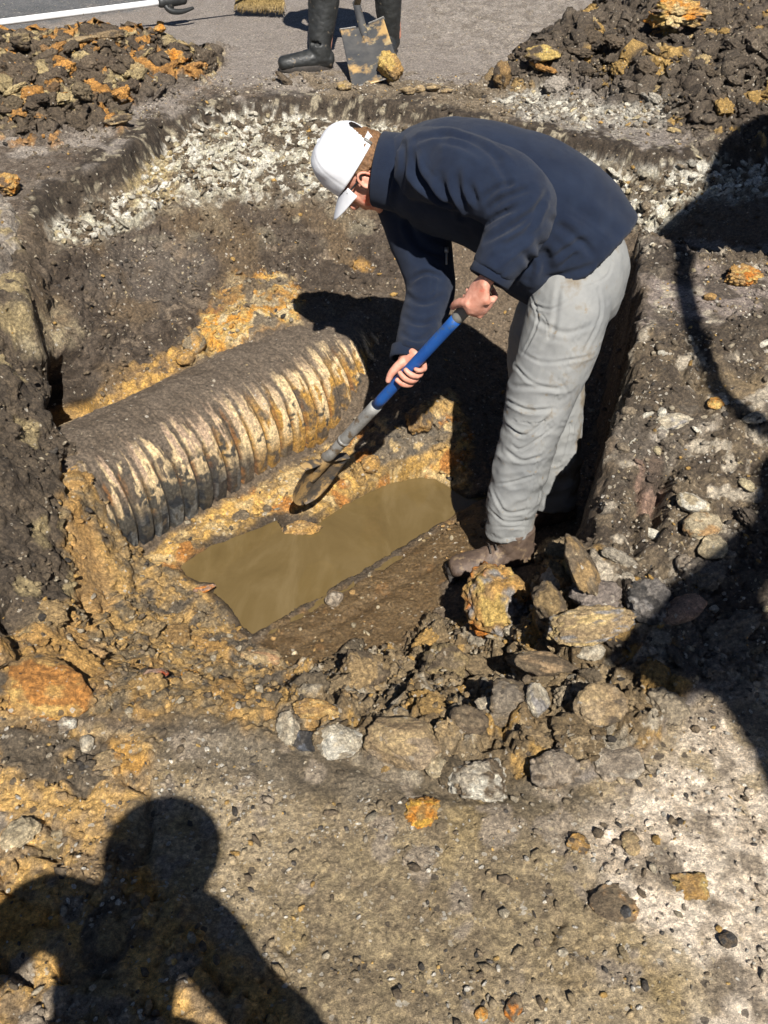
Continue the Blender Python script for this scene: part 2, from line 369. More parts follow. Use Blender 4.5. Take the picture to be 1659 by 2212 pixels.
# what the ground is made of: (outline, feather, colour a, colour b, mottle, lumps, pale grit, wetness, crumbs, dark grit)
REG = [
 ('road', [(-9999, -9999), (12000, -9999), (12000, 9999), (-9999, 9999)], 5, (0.230, 0.198, 0.170), (0.313, 0.276, 0.244), .5, .004, .5, 0, .12, .3),
 ('road_gravel', [(850, -500), (1500, -500), (1250, 60), (1100, 130), (900, 90)], 60, (.20, .17, .14), (.36, .32, .28), .8, .012, 1.0, 0, .7, .3),
 ('asphalt', [(-3000, -900), (600, -900), (420, -20), (340, 12), (-600, 140), (-3000, 500)], 18, (0.108, 0.113, 0.117), (0.171, 0.171, 0.171), .6, .004, .45, 0, .05, .3),
 ('spoil_left', [(-900, 240), (-300, 110), (60, 100), (200, 88), (330, 110), (400, 118), (478, 118), (470, 155), (400, 182), (310, 215), (255, 285), (100, 312), (-300, 330), (-900, 400)], 22, (0.084, 0.062, 0.042), (0.136, 0.104, 0.070), .8, .045, .1, 0, .8, 0),
 ('apron_left', [(-900, 330), (-300, 312), (120, 312), (260, 285), (430, 188), (620, 172), (700, 172), (720, 198), (480, 212), (330, 256), (250, 342), (100, 400), (40, 470), (-300, 500), (-900, 600)], 14, (0.102, 0.076, 0.055), (0.196, 0.162, 0.128), .7, .010, .3, 0, .35, .2),
 ('apron_far', [(620, 168), (900, 165), (1080, 175), (1200, 200), (1100, 262), (900, 222), (700, 202), (600, 205)], 12, (.15, .115, .075), (.25, .20, .14), .7, .010, .4, 0, .5, .2),
 ('spoil_right', [(1060, 175), (1150, 110), (1300, 60), (1360, -60), (2400, -200), (2400, 420), (1659, 330), (1500, 320), (1400, 260), (1240, 200), (1120, 205)], 25, (0.075, 0.057, 0.041), (0.124, 0.098, 0.071), .8, .040, .35, 0, .8, 0),
 ('white_right', [(1060, 215), (1200, 205), (1300, 232), (1460, 245), (1420, 290), (1280, 285), (1150, 262)], 14, (.48, .46, .40), (.22, .19, .15), 1, .014, 1, 0, .7, .4),
 ('pit', [(-400, 480), (40, 470), (100, 388), (250, 342), (330, 258), (480, 214), (700, 202), (900, 224), (1100, 262), (1280, 300), (1420, 326), (1900, 300), (1950, 520), (1388, 530), (1388, 700), (1338, 950), (1300, 1240), (1450, 1480), (1100, 1700), (640, 1600), (-400, 1540)], 10, (.125, .092, .060), (.17, .13, .09), .7, .011, .3, 0, .3, 0),
 ('limestone', [(300, 400), (350, 300), (480, 225), (640, 236), (720, 262), (900, 285), (1150, 310), (1350, 360), (1600, 350), (1900, 340), (1900, 420), (1520, 440), (1400, 530), (1366, 480), (1250, 400), (1000, 500), (900, 470), (700, 430), (520, 432), (350, 445), (230, 520), (120, 540), (96, 490), (200, 440)], 18, (.56, .53, .42), (.13, .098, .062), 1.9, .026, 1.0, 0, .8, .5),
 ('lime_yellow', [(300, 330), (360, 290), (400, 330), (380, 430), (290, 440), (260, 400)], 20, (.55, .44, .22), (.30, .23, .13), 1, .014, .8, 0, .6, .2),
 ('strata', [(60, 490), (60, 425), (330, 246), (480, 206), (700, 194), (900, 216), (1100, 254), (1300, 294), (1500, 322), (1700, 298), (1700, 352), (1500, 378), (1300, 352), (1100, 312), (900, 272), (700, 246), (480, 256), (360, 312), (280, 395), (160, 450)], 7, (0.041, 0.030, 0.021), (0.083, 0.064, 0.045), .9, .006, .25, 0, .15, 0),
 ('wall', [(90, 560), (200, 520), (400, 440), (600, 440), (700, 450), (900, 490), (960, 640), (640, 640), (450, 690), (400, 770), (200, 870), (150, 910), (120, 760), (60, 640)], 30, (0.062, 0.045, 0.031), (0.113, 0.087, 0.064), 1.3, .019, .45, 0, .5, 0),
 ('wall_grit', [(240, 530), (330, 500), (480, 560), (420, 640), (300, 680), (180, 620)], 40, (0.102, 0.081, 0.064), (0.145, 0.119, 0.093), .8, .010, .9, 0, .4, 0),
 ('orange', [(495, 600), (545, 592), (600, 588), (655, 625), (640, 685), (560, 725), (440, 765), (388, 785), (400, 735), (440, 690), (465, 650)], 9, (.66, .31, .05), (.55, .38, .14), 1.2, .018, .3, 0, .5, .3),
 ('red', [(448, 672), (470, 660), (492, 662), (480, 676), (458, 690)], 6, (.27, .035, .015), (.44, .19, .06), 1.3, .008, 0, 0, 0, 0),
 ('grey_lump', [(395, 760), (400, 720), (432, 700), (452, 730), (440, 775)], 6, (.40, .25, .07), (.20, .155, .09), 1, .010, 0, 0, 0, 0),
 ('ochre_strip', [(175, 900), (190, 860), (250, 812), (330, 780), (400, 745), (400, 790), (300, 860), (215, 905)], 9, (.60, .36, .10), (.28, .18, .085), 1.2, .020, .3, 0, .5, 0),
 ('ochre_dot', [(745, 570), (780, 560), (800, 580), (765, 595)], 7, (.48, .27, .07), (.35, .22, .09), 1, .010, 0, 0, .3, 0),
 ('bank_left', [(-900, 480), (35, 470), (60, 640), (130, 760), (150, 920), (140, 1200), (170, 1330), (0, 1370), (-900, 1400)], 14, (0.074, 0.057, 0.041), (0.129, 0.098, 0.066), .9, .020, .3, 0, .5, 0),
 ('bank_pale', [(30, 660), (90, 650), (145, 690), (160, 735), (80, 770), (35, 740)], 22, (.42, .35, .22), (.22, .17, .11), 1, .010, .9, 0, .5, 0),
 ('slab_left', [(-900, 470), (0, 440), (36, 470), (46, 540), (0, 612), (-900, 700)], 6, (.37, .33, .28), (.22, .18, .14), 1.0, .010, .4, 0, .1, .1),
 ('front_left', [(110, 1070), (150, 1000), (300, 1215), (380, 1200), (450, 1300), (545, 1385), (700, 1465), (760, 1520), (700, 1600), (640, 1600), (430, 1570), (200, 1540), (0, 1570), (-900, 1560), (-900, 1380), (0, 1350), (150, 1310)], 14, (.42, .265, .095), (.19, .145, .085), 1.3, .020, .45, .1, .75, 0),
 ('ochre_tongue', [(130, 1100), (200, 1110), (240, 1260), (230, 1330), (190, 1370), (160, 1310), (170, 1230)], 8, (.42, .25, .09), (.33, .21, .09), .8, .008, .1, .1, .1, 0),
 ('front_ochre', [(0, 1380), (140, 1370), (240, 1420), (240, 1500), (0, 1560), (-900, 1560), (-900, 1380)], 20, (.44, .26, .08), (.30, .19, .085), 1, .012, .2, 0, .3, 0),
 ('mud_ochre', [(290, 1225), (420, 1130), (600, 1030), (700, 985), (900, 890), (975, 850), (1015, 950), (1015, 1080), (930, 1035), (860, 1045), (760, 1090), (690, 1130), (600, 1110), (460, 1180), (380, 1220)], 12, (.62, .38, .11), (.27, .185, .085), 1.2, .015, .5, .15, .6, 0),
 ('mud_dark', [(770, 960), (850, 900), (960, 900), (980, 950), (900, 985), (840, 1010), (740, 1030)], 10, (.11, .095, .075), (.19, .15, .10), .9, .014, .5, .1, .4, 0),
 ('ledge', [(545, 1380), (1010, 1095), (1070, 1100), (1060, 1200), (960, 1260), (945, 1340), (860, 1400), (740, 1465), (640, 1440)], 9, (0.100, 0.064, 0.030), (0.132, 0.090, 0.046), .8, .005, .3, .9, .08, 0),
 ('rubble', [(650, 1455), (740, 1450), (860, 1400), (960, 1350), (1130, 1300), (1180, 1200), (1290, 1180), (1390, 1280), (1500, 1480), (1420, 1600), (1200, 1705), (900, 1690), (640, 1610), (600, 1540)], 16, (0.190, 0.133, 0.068), (0.285, 0.214, 0.123), 1.2, .042, .8, .05, 1, 0),
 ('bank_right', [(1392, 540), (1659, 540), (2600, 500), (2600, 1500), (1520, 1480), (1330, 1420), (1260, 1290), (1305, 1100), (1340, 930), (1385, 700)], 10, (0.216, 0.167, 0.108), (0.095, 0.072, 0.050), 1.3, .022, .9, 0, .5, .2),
 ('bank_grey', [(1392, 590), (1500, 575), (1659, 590), (2500, 590), (2500, 700), (1659, 690), (1500, 730), (1388, 710)], 14, (.37, .31, .275), (.28, .23, .19), .9, .006, .6, 0, .25, .4),
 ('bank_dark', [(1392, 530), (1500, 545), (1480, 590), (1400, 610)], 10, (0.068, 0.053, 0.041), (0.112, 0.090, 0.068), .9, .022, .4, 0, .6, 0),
 ('bank_white', [(1340, 930), (1400, 900), (1500, 880), (1540, 930), (1450, 1000), (1400, 1030), (1335, 1010)], 16, (.52, .46, .38), (.26, .21, .15), 1.1, .018, 1, 0, .8, .2),
 ('bank_tan', [(1480, 840), (1600, 800), (1659, 850), (1640, 890), (1500, 900), (1400, 890)], 14, (.27, .20, .115), (.20, .155, .10), .8, .008, .4, 0, .3, 0),
 ('bank_pink', [(1368, 1010), (1430, 985), (1440, 1040), (1400, 1110), (1375, 1090)], 6, (.42, .28, .21), (.34, .22, .16), .7, .010, .2, 0, .2, 0),
 ('near', [(-900, 1545), (0, 1565), (200, 1560), (430, 1590), (640, 1615), (900, 1680), (1100, 1720), (1250, 1710), (1400, 1620), (1530, 1500), (2600, 1450), (2600, 9999), (-900, 9999)], 12, (.235, .178, .100), (.34, .27, .172), 1.2, .008, .7, 0, .3, .5),
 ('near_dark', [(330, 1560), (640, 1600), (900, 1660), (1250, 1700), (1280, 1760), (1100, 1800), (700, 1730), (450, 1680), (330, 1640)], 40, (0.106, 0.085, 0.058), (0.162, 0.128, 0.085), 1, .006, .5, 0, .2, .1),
 ('near_olive', [(700, 1780), (1050, 1700), (1250, 1800), (1300, 2000), (1000, 2212), (650, 2300), (560, 2000)], 90, (.27, .212, .125), (.185, .143, .088), 1.2, .008, .8, 0, .22, .4),
 ('near_pale', [(1240, 1790), (1330, 1740), (1440, 1640), (1545, 1500), (2600, 1450), (2600, 2700), (1500, 2500), (1480, 2100), (1330, 1950)], 40, (.56, .48, .38), (.36, .295, .22), 1.3, .008, .5, 0, .2, 1.0),
 ('near_clay', [(-900, 1600), (0, 1580), (150, 1570), (330, 1600), (330, 1690), (270, 1800), (420, 1990), (600, 2120), (700, 2400), (600, 9999), (-900, 9999)], 26, (.44, .275, .095), (.22, .155, .085), 1.3, .018, .4, 0, .45, .1),
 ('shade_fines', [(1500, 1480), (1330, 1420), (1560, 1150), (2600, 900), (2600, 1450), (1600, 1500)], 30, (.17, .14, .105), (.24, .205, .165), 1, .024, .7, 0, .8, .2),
]
nv = len(P0); Ca = np.zeros((nv, 3)); Cb = np.zeros((nv, 3)); MT = np.zeros(nv); LUMP = np.zeros(nv); GR = np.zeros(nv); WET = np.zeros(nv); CRU = np.zeros(nv); DK = np.zeros(nv); RM = {}
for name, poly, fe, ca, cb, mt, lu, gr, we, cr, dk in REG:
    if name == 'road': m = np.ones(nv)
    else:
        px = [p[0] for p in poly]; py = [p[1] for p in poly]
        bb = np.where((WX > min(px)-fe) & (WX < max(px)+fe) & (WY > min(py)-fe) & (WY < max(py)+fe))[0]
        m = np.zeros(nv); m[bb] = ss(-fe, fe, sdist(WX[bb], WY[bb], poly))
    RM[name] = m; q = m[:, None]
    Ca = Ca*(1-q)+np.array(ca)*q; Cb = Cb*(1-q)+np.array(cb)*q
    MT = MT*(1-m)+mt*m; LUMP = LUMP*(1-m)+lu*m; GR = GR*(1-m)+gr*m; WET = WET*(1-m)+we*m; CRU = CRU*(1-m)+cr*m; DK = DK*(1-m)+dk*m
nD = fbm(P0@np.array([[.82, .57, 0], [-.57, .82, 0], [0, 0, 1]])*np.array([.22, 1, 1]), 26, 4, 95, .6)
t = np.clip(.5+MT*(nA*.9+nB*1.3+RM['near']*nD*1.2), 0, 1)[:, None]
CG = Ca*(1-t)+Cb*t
_wm = ss(-.045, -.004, POOLD)*(1-WET*.6); CG *= (1-.45*_wm)[:, None]; WET = np.maximum(WET, .85*_wm)
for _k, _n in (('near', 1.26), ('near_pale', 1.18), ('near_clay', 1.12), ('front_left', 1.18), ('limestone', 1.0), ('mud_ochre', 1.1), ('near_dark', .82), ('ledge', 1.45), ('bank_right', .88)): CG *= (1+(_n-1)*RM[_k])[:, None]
# freckles of ochre, rust and cream that keep to one kind of ground each
def patch(mask, col, sc, th, seed, wdt=.05, strength=1):
    global CG
    f = (ss(th-wdt, th+wdt, fbm(P0, sc, 3, seed))*mask*strength)[:, None]; CG = CG*(1-f)+np.array(col)*f
patch(RM['spoil_left'], (.46, .23, .06), 16, .26, 61); patch(RM['spoil_left'], (.42, .33, .17), 13, .30, 62)
patch(RM['spoil_right'], (.42, .27, .09), 9, .42, 63); patch(RM['front_left'], (.48, .28, .09), 13, .22, 64, strength=.8); patch(RM['front_left'], (.14, .112, .078), 10, .22, 65)
patch(RM['orange'], (.60, .48, .28), 20, .2, 66); patch(RM['orange'], (.20, .16, .11), 16, .25, 67); patch(RM['mud_ochre'], (.58, .42, .20), 24, .2, 68); patch(RM['mud_ochre'], (.45, .20, .05), 12, .28, 69)
patch(RM['near_clay'], (.50, .28, .075), 9, .25, 70); patch(RM['near_clay'], (.14, .11, .075), 8, .25, 71); patch(RM['near'], (.36, .27, .13), 6, .28, 72, strength=.6); patch(RM['near'], (.33, .27, .20), 14, .33, 73)
patch(RM['rubble'], (.42, .26, .085), 14, .27, 74); patch(RM['rubble'], (.36, .31, .23), 17, .3, 75); patch(RM['bank_left'], (.33, .26, .14), 9, .3, 76); patch(RM['bank_right'], (.46, .40, .31), 20, .24, 77); patch(RM['wall']*(1-ss(430, 560, DY)), (.42, .37, .26), 13, .10, 96, .08, .85); patch(RM['bank_right'], (.085, .066, .048), 7, .16, 97, .08, .85)
patch(RM['strata'], (.40, .35, .25), 26, .30, 78, .05, .8); patch(RM['wall'], (.20, .155, .11), 16, .4, 79); patch(RM['wall'], (.165, .115, .065), 5, .2, 80, .15, .7); patch(RM['limestone'], (.10, .075, .05), 9, .12, 81, .10, .9); patch(RM['limestone'], (.66, .63, .54), 30, .15, 82)
patch(RM['near_pale'], (.20, .16, .115), 8, .26, 83, .1, .8); patch(RM['near_dark'], (.26, .215, .15), 7, .15, 84, .1, .7)
patch(RM['apron_left'], (.33, .29, .25), 6, .1, 85, .1, .8); patch(RM['road'], (.19, .15, .115), 5, .25, 86, .15, .7*1.0) if False else None
patch(RM['ledge'], (.30, .17, .07), 26, .42, 87, .05, .6)
# ----- shape
ZL = np.zeros(nv)
HEAPS = [('left', [(-900, 260), (-300, 120), (60, 110), (200, 95), (330, 115), (400, 125), (470, 122), (455, 150), (390, 178), (300, 210), (245, 275), (100, 300), (-300, 318), (-900, 380)], 45, .12),
         ('right', [(1080, 185), (1200, 110), (1320, 60), (1400, -60), (2400, -200), (2400, 300), (1659, 270), (1500, 260), (1400, 230), (1200, 205)], 60, .20),
         ('orange_top', [(1370, 90), (1400, 20), (1450, -30), (1540, 10), (1520, 90), (1440, 130)], 30, .10),
         ('slab', [(-900, 480), (0, 450), (32, 475), (42, 540), (0, 600), (-900, 690)], 8, .05)]
for nme, poly, fe, h in HEAPS:
    bb = (WX > min(p[0] for p in poly)-fe) & (WX < max(p[0] for p in poly)+fe) & (WY > min(p[1] for p in poly)-fe) & (WY < max(p[1] for p in poly)+fe)
    ZL[bb] += ss(-fe*.4, fe, sdist(WX[bb], WY[bb], poly))*h*(1+.5*nC[bb]+.3*nA[bb])
near_ok = (np.abs(GX) < 4.5) & (GY > -1) & (GY < 9.5)
I = np.where(near_ok)[0]; Q = P0[I]; Qw = Q+np.stack([vnoise(Q, 18, 5), vnoise(Q, 18, 6), vnoise(Q, 18, 7)], 1)*.016
Qw = Qw+np.stack([vnoise(Q, 60, 15), vnoise(Q, 60, 16), vnoise(Q, 60, 17)], 1)*.004
D = np.zeros(len(I)); LU = LUMP[I]
for sc, a, sd in ((9, .8, 100), (19, .8, 110), (42, .5, 120), (80, .28, 130)):
    f1, f2, idv = worley(Qw, sc, sd)
    dome = np.clip(1-(f1/.75)**2, 0, 1)*(.25+.95*idv)
    D += a*LU*np.where(LU > .0095, dome, dome*.45)
    D -= a*LU*.35*(1-ss(0, .09, f2-f1))*(idv > .45)*np.where(LU > .012, 1, .3)           # gaps between clods
D += RM['near'][I]*.006*nD[I]+LU*.7*fbm(Q, 26, 5, 21, .6)+.012*nC[I]*.6
wall = (RM['wall'][I]+RM['bank_left'][I]*.7+RM['strata'][I]*.5+RM['bank_right'][I]*.2)
D += RM['wall'][I]*(.030*fbm(Q*np.array([1.3, .6, .6]), 4.5, 3, 27)+.012*fbm(Q, 30, 4, 28, .65))
D += wall*(.012*nStrk[I]+.013*fbm(Q*np.array([1, .35, .5]), 16, 3, 23))
rid = 1-np.abs(fbm(Q, 9, 3, 25)); D -= ss(.965, .995, rid)*.022*(wall+.7*RM['front_left'][I]+.8*RM['near_clay'][I]+.1)*ss(.0, .3, nC[I]+.15)   # cracks
wetm = WET[I]; D *= (1-.65*ss(.5, 1, wetm)); D *= 1-.75*ss(-.035, .01, POOLD[I]); D += wetm*.007*fbm(Q@np.array([[.85, .5, 0], [-.5, .85, 0], [0, 0, 1]])*np.array([.25, 1, 1]), 34, 3, 93)
# cracks, gullies and ruts seen in the place: (points, width, depth)
CRK = [([(365, 405), (395, 378)], .5, -.02), ([(205, 530), (235, 510), (262, 492), (290, 478)], .016, -.035), ([(345, 455), (365, 440)], .012, -.03), ([(385, 715), (405, 702), (430, 696)], .012, -.03), ([(425, 752), (440, 745), (455, 760)], .014, -.03), ([(380, 740), (395, 735)], .012, -.03),
       ([(150, 800), (165, 860), (185, 890), (160, 905), (140, 880)], .045, -.16), ([(158, 830), (165, 880)], .05, -.12), ([(135, 855), (160, 815)], .02, -.03), ([(205, 800), (190, 860), (175, 870)], .014, -.03),
       ([(140, 1000), (148, 1060)], .02, -.05), ([(20, 1330), (35, 1350)], .03, -.05), ([(183, 1290), (190, 1330), (196, 1360)], .010, -.03), ([(240, 1280), (225, 1320)], .010, -.02),
       ([(305, 1860), (318, 1820), (322, 1790), (318, 1730), (316, 1700)], .009, -.02), ([(275, 1690), (300, 1700), (300, 1660)], .009, -.02), ([(105, 1780), (120, 1800), (130, 1830), (125, 1850)], .009, -.03), ([(170, 1690), (185, 1720)], .008, -.02),
       ([(60, 1690), (85, 1650), (90, 1640)], .008, -.02), ([(1500, 795), (1515, 880)], .012, -.02), ([(1385, 815), (1420, 812), (1470, 822), (1500, 830)], .010, -.035), ([(1440, 1030), (1425, 1060), (1415, 1130), (1410, 1160)], .02, -.08), ([(1378, 1050), (1372, 1180)], .02, -.06),
       ([(1140, 210), (1290, 195)], .03, -.02), ([(1287, 198), (1300, 200)], .05, -.07), ([(545, 1390), (780, 1245), (1020, 1105)], .012, -.012), ([(600, 1420), (800, 1300), (980, 1185)], .012, -.010), ([(560, 1570), (700, 1585), (760, 1640), (900, 1690), (1000, 1712), (1080, 1712)], .02, -.014),
       ([(1185, 2030), (1200, 1995), (1215, 1985)], .008, -.018), ([(1280, 1895), (1268, 1915), (1278, 1940)], .007, -.014), ([(480, 1590), (560, 1610), (660, 1650)], .02, .01), ([(0, 2090), (30, 2100), (70, 2130)], .012, -.03), ([(440, 2090), (490, 2140)], .010, -.025), ([(590, 2030), (620, 2050)], .010, -.02), ([(1210, 1790), (1230, 1785)], .01, -.012)]
QX, QY = DX[I], DY[I]
for pts, wd, dp in CRK:
    if wd > .3: continue
    A = np.array(pts, float); bb = (QX > A[:, 0].min()-60) & (QX < A[:, 0].max()+60) & (QY > A[:, 1].min()-60) & (QY < A[:, 1].max()+60); j = np.where(bb)[0]
    if not len(j): continue
    dep = (Q[j]-CAM)@CF; R2 = np.stack([QX[j]+nB[I[j]]*10+nA[I[j]]*8, QY[j]+nA[I[j]]*10, QX[j]*0], 1)
    d = seg_dist(R2, np.concatenate([A, np.zeros((len(A), 1))], 1))*dep/FPX
    D[j] += dp*np.exp(-(d/wd)**2)
# push along the surface normal so that steep faces get real lumps too
P1 = P0.copy(); P1[:, 2] += ZL; Gd = P1.reshape(NY, NX, 3)
du = np.gradient(Gd, axis=1); dv = np.gradient(Gd, axis=0); Nn = np.cross(du, dv); Nn /= np.linalg.norm(Nn, axis=2, keepdims=True)+1e-12; Nn = Nn.reshape(-1, 3)
P1[I] += Nn[I]*D[:, None]
GT = P1
idx = np.arange(NX*NY).reshape(NY, NX)
GF = np.stack([idx[:-1, :-1].ravel(), idx[:-1, 1:].ravel(), idx[1:, 1:].ravel(), idx[1:, :-1].ravel()], 1)
gme = mesh_np('ground', GT, GF); gme.materials.append(M_EARTH)
cattr(gme, 'Col', CG); cattr(gme, 'Grit', np.stack([GR, WET, DK], 1))
ground = bpy.data.objects.new('ground', gme); COL.objects.link(ground); tag(ground, kind='structure')
near_f = GF[(np.abs(GX[GF[:, 0]]) < 4) & (GY[GF[:, 0]] > .3) & (GY[GF[:, 0]] < 9)]
GBV = BVHTree.FromPolygons([tuple(v) for v in GT.tolist()], near_f.tolist(), epsilon=0)
def hitg(X, Y):
    d = ray(X, Y); h, n, _, _ = GBV.ray_cast(Vector(CAM), Vector(d/np.linalg.norm(d)))
    return (np.array(h), np.array(n)) if h is not None else (atz(X, Y, -.2), np.array([0, 0, 1.]))
def ground_z(x, y):
    h, _, _, _ = GBV.ray_cast(Vector((x, y, 3)), Vector((0, 0, -1))); return h[2] if h is not None else -.3
# ---------------------------------------------------------------- muddy water
WP = [(300, 1160), (420, 1080), (600, 1000), (760, 960), (900, 940), (1010, 960), (1090, 1040), (1100, 1120), (1020, 1200), (800, 1330), (600, 1450), (480, 1450), (380, 1330), (300, 1240)]
bw = bmesh.new(); vs = [bw.verts.new(atz(X, Y, ZW)) for X, Y in WP]; bw.faces.new(vs); bmesh.ops.recalc_face_normals(bw, faces=bw.faces)
wme = bpy.data.meshes.new('water'); bw.to_mesh(wme); bw.free()
if wme.polygons[0].normal.z < 0: wme.flip_normals()
mw, tw, pw_ = nodes('muddy_water'); g = geo_pos(tw)
mp = N(tw, 'ShaderNodeMapping'); mp.inputs['Scale'].default_value = (1, .35, 1); mp.inputs['Rotation'].default_value = (0, 0, .3); tw.links.new(g, mp.inputs[0])
c = ramp(tw, noise_n(tw, 6, 5, .6, mp.outputs[0], 1.2).outputs[0], [(.3, (.098, .067, .026)), (.5, (.118, .082, .033)), (.68, (.145, .104, .047))]).outputs[0]
tw.links.new(c, pw_.inputs['Base Color']); pw_.inputs['Roughness'].default_value = .06; pw_.inputs['IOR'].default_value = 1.33
bump(tw, pw_, noise_n(tw, 9, 3, .5, g).outputs[0], .10, .02)
wo = link('water', wme, mw); tag(wo, kind='structure')
# ---------------------------------------------------------------- corrugated pipe
def pipe():
    a = atz(290, 1200, -.865); b = atz(700, 960, -.865)
    ax = unit((b-a)*np.array([1, 1, 0])); side = np.cross(ax, [0, 0, 1.]); side = side if side@CB > 0 else -side
    R = .245; up = np.array([0, 0, 1.])
    # the near lower edge seen in the place is the tangent line; step back to the axis
    c0 = a-side*R*.78+up*R*.66; L0, L1 = -.34, 1.52
    nl, nc = 700, 330; l = np.linspace(L0, L1, nl); th = np.linspace(0, 2*math.pi, nc, endpoint=False)
    LL, TT = np.meshgrid(l, th, indexing='ij'); LL = LL.ravel(); TT = TT.ravel()
    nrm = np.outer(np.cos(TT), side)+np.outer(np.sin(TT), up); Pc = c0+np.outer(LL, ax)
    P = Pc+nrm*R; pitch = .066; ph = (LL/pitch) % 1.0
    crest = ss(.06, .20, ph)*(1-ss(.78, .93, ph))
    hgt = np.sin(TT)                                        # 1 on top
    S = np.stack([LL*30, TT*1.1, LL*0], 1)
    streak = fbm(S, 1.0, 4, 200, .6); st2 = fbm(np.stack([LL*55, TT*3, LL*0], 1), 1, 3, 201); bl = fbm(P, 16, 4, 202); fine = fbm(P, 60, 3, 203)
    cover = np.clip(ss(.46, .82, hgt+.30*bl+.22*streak), 0, 1)         # thick mud left on top
    r = R+.018*crest*(1-.85*cover)+cover*.012*(1+bl)+.004*bl+.0022*fine*(.4+cover)+.0025*streak
    V = Pc+nrm*r[:, None]
    mud = np.array([.125, .096, .068]); mud2 = np.array([.18, .142, .105]); cream = np.array([.82, .62, .35]); pink = np.array([.50, .36, .25]); ochre = np.array([.58, .32, .065]); black = np.array([.022, .026, .032]); grey = np.array([.16, .165, .16]); rust = np.array([.36, .16, .045])
    t = np.clip(.5+bl, 0, 1)[:, None]; col = mud*(1-t)+mud2*t
    def lay(m, c):
        nonlocal col; m = np.clip(m, 0, 1)[:, None]; col = col*(1-m)+np.asarray(c)*m
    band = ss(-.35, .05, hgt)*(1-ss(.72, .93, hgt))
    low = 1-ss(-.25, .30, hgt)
    right = ss(.25, .75, LL/.95)
    big = fbm(P, 7, 3, 207); lay((1-cover)*ss(-.4, .15, streak+.25*bl)*.75, np.array([.21, .155, .09]))
    lay((1-cover)*ss(-.05, .25, bl+.35*streak+.55*right-.22)*.9, ochre)
    lay((1-cover)*ss(.12, .38, st2+.2*right)*ss(.1, .5, 1-crest)*.8, rust)
    lay(crest*ss(-.02, .09, streak+.6*bl+.5*big+.16*band-.03)*ss(-.15, .25, hgt+.2*bl)*(1-ss(.70, .95, hgt+.3*streak)), cream)
    lay(crest*ss(.0, .14, streak+.3*st2-.02)*ss(.30, .6, hgt)*(1-ss(.80, .98, hgt+.25*streak))*(1-.6*right), pink)
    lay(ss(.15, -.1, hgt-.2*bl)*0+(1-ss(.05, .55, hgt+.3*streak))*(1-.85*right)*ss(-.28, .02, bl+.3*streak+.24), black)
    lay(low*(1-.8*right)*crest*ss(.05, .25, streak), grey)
    lay((1-cover)*ss(.20, .30, fine*.5+bl*.55+.14*(1-right)), np.array([.075, .068, .055]))
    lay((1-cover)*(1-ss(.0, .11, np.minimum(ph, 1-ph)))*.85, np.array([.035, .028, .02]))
    idx = np.arange(nl*nc).reshape(nl, nc); F = np.stack([idx[:-1].ravel(), idx[1:].ravel(), np.roll(idx, -1, 1)[1:].ravel(), np.roll(idx, -1, 1)[:-1].ravel()], 1)
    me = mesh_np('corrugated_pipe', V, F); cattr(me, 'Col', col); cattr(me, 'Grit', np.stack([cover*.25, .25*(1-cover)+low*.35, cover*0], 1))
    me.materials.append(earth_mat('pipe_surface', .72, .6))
    o = bpy.data.objects.new('corrugated_pipe', me); COL.objects.link(o)
    md = o.modifiers.new('wall', 'SOLIDIFY'); md.thickness = .012; md.offset = -1
    tag(o, 'large mud-caked corrugated drain pipe lying exposed across the pit above the brown water', 'pipe')
    return c0, ax, side
PIPE = pipe()

# ---------------------------------------------------------------- the man digging in the pit
skin = mat('skin', (.45, .19, .125), (.58, .29, .21), 45, .55, .25, 260, spots=[((.50, .12, .07), 18, .62)])
M_FLEECE = mat('navy_fleece', (.0070, .0115, .025), (.0110, .0175, .035), 14, .95, .6, 420, sheen=.06, spec=.1)
M_TROUSER = mat('grey_cotton', (.175, .18, .178), (.25, .25, .238), 7, .85, .45, 600, spots=[((.17, .145, .11), 7, .60), ((.20, .16, .11), 40, .68)], spec=.2)
M_CAP = mat('white_cap', (.60, .61, .64), (.66, .67, .69), 20, .85, .3, 900, spec=.15)
M_HAIR = mat('brown_hair', (.07, .034, .014), (.22, .115, .05), 160, .6, .5, 900, spec=.4)
M_LEATHER = mat('brown_leather', (.055, .036, .026), (.115, .078, .055), 30, .5, .5, 220, r2=.8, spots=[((.20, .14, .08), 24, .60)])
M_SOLE = mat('boot_sole', (.015, .014, .013), (.05, .04, .032), 60, .8, .4, 200)
M_BLACK = mat('black_plastic', (.012, .012, .013), (.03, .028, .026), 40, .35, .1, 300)
M_STEEL = mat('worn_steel', (.16, .155, .145), (.34, .33, .31), 60, .45, .3, 240, metallic=.6, r2=.7, spots=[((.20, .14, .08), 20, .60)])

HN = lambda f: f
Hc = C(771, 356, 2.94)                                   # middle of the cap's sweatband
hf = unit(-.555*CR-.70*CU-.52*CB); hc0 = -.71*CR+.60*CU+.36*CB; hc = unit(hc0-(hc0@hf)*hf); he = np.cross(hf, hc); he = he if he@CB > 0 else -he
def H(f, e, c): return Hc+hf*f+he*e+hc*c
body = Geo()
def add(g, vf): g.add(*vf)
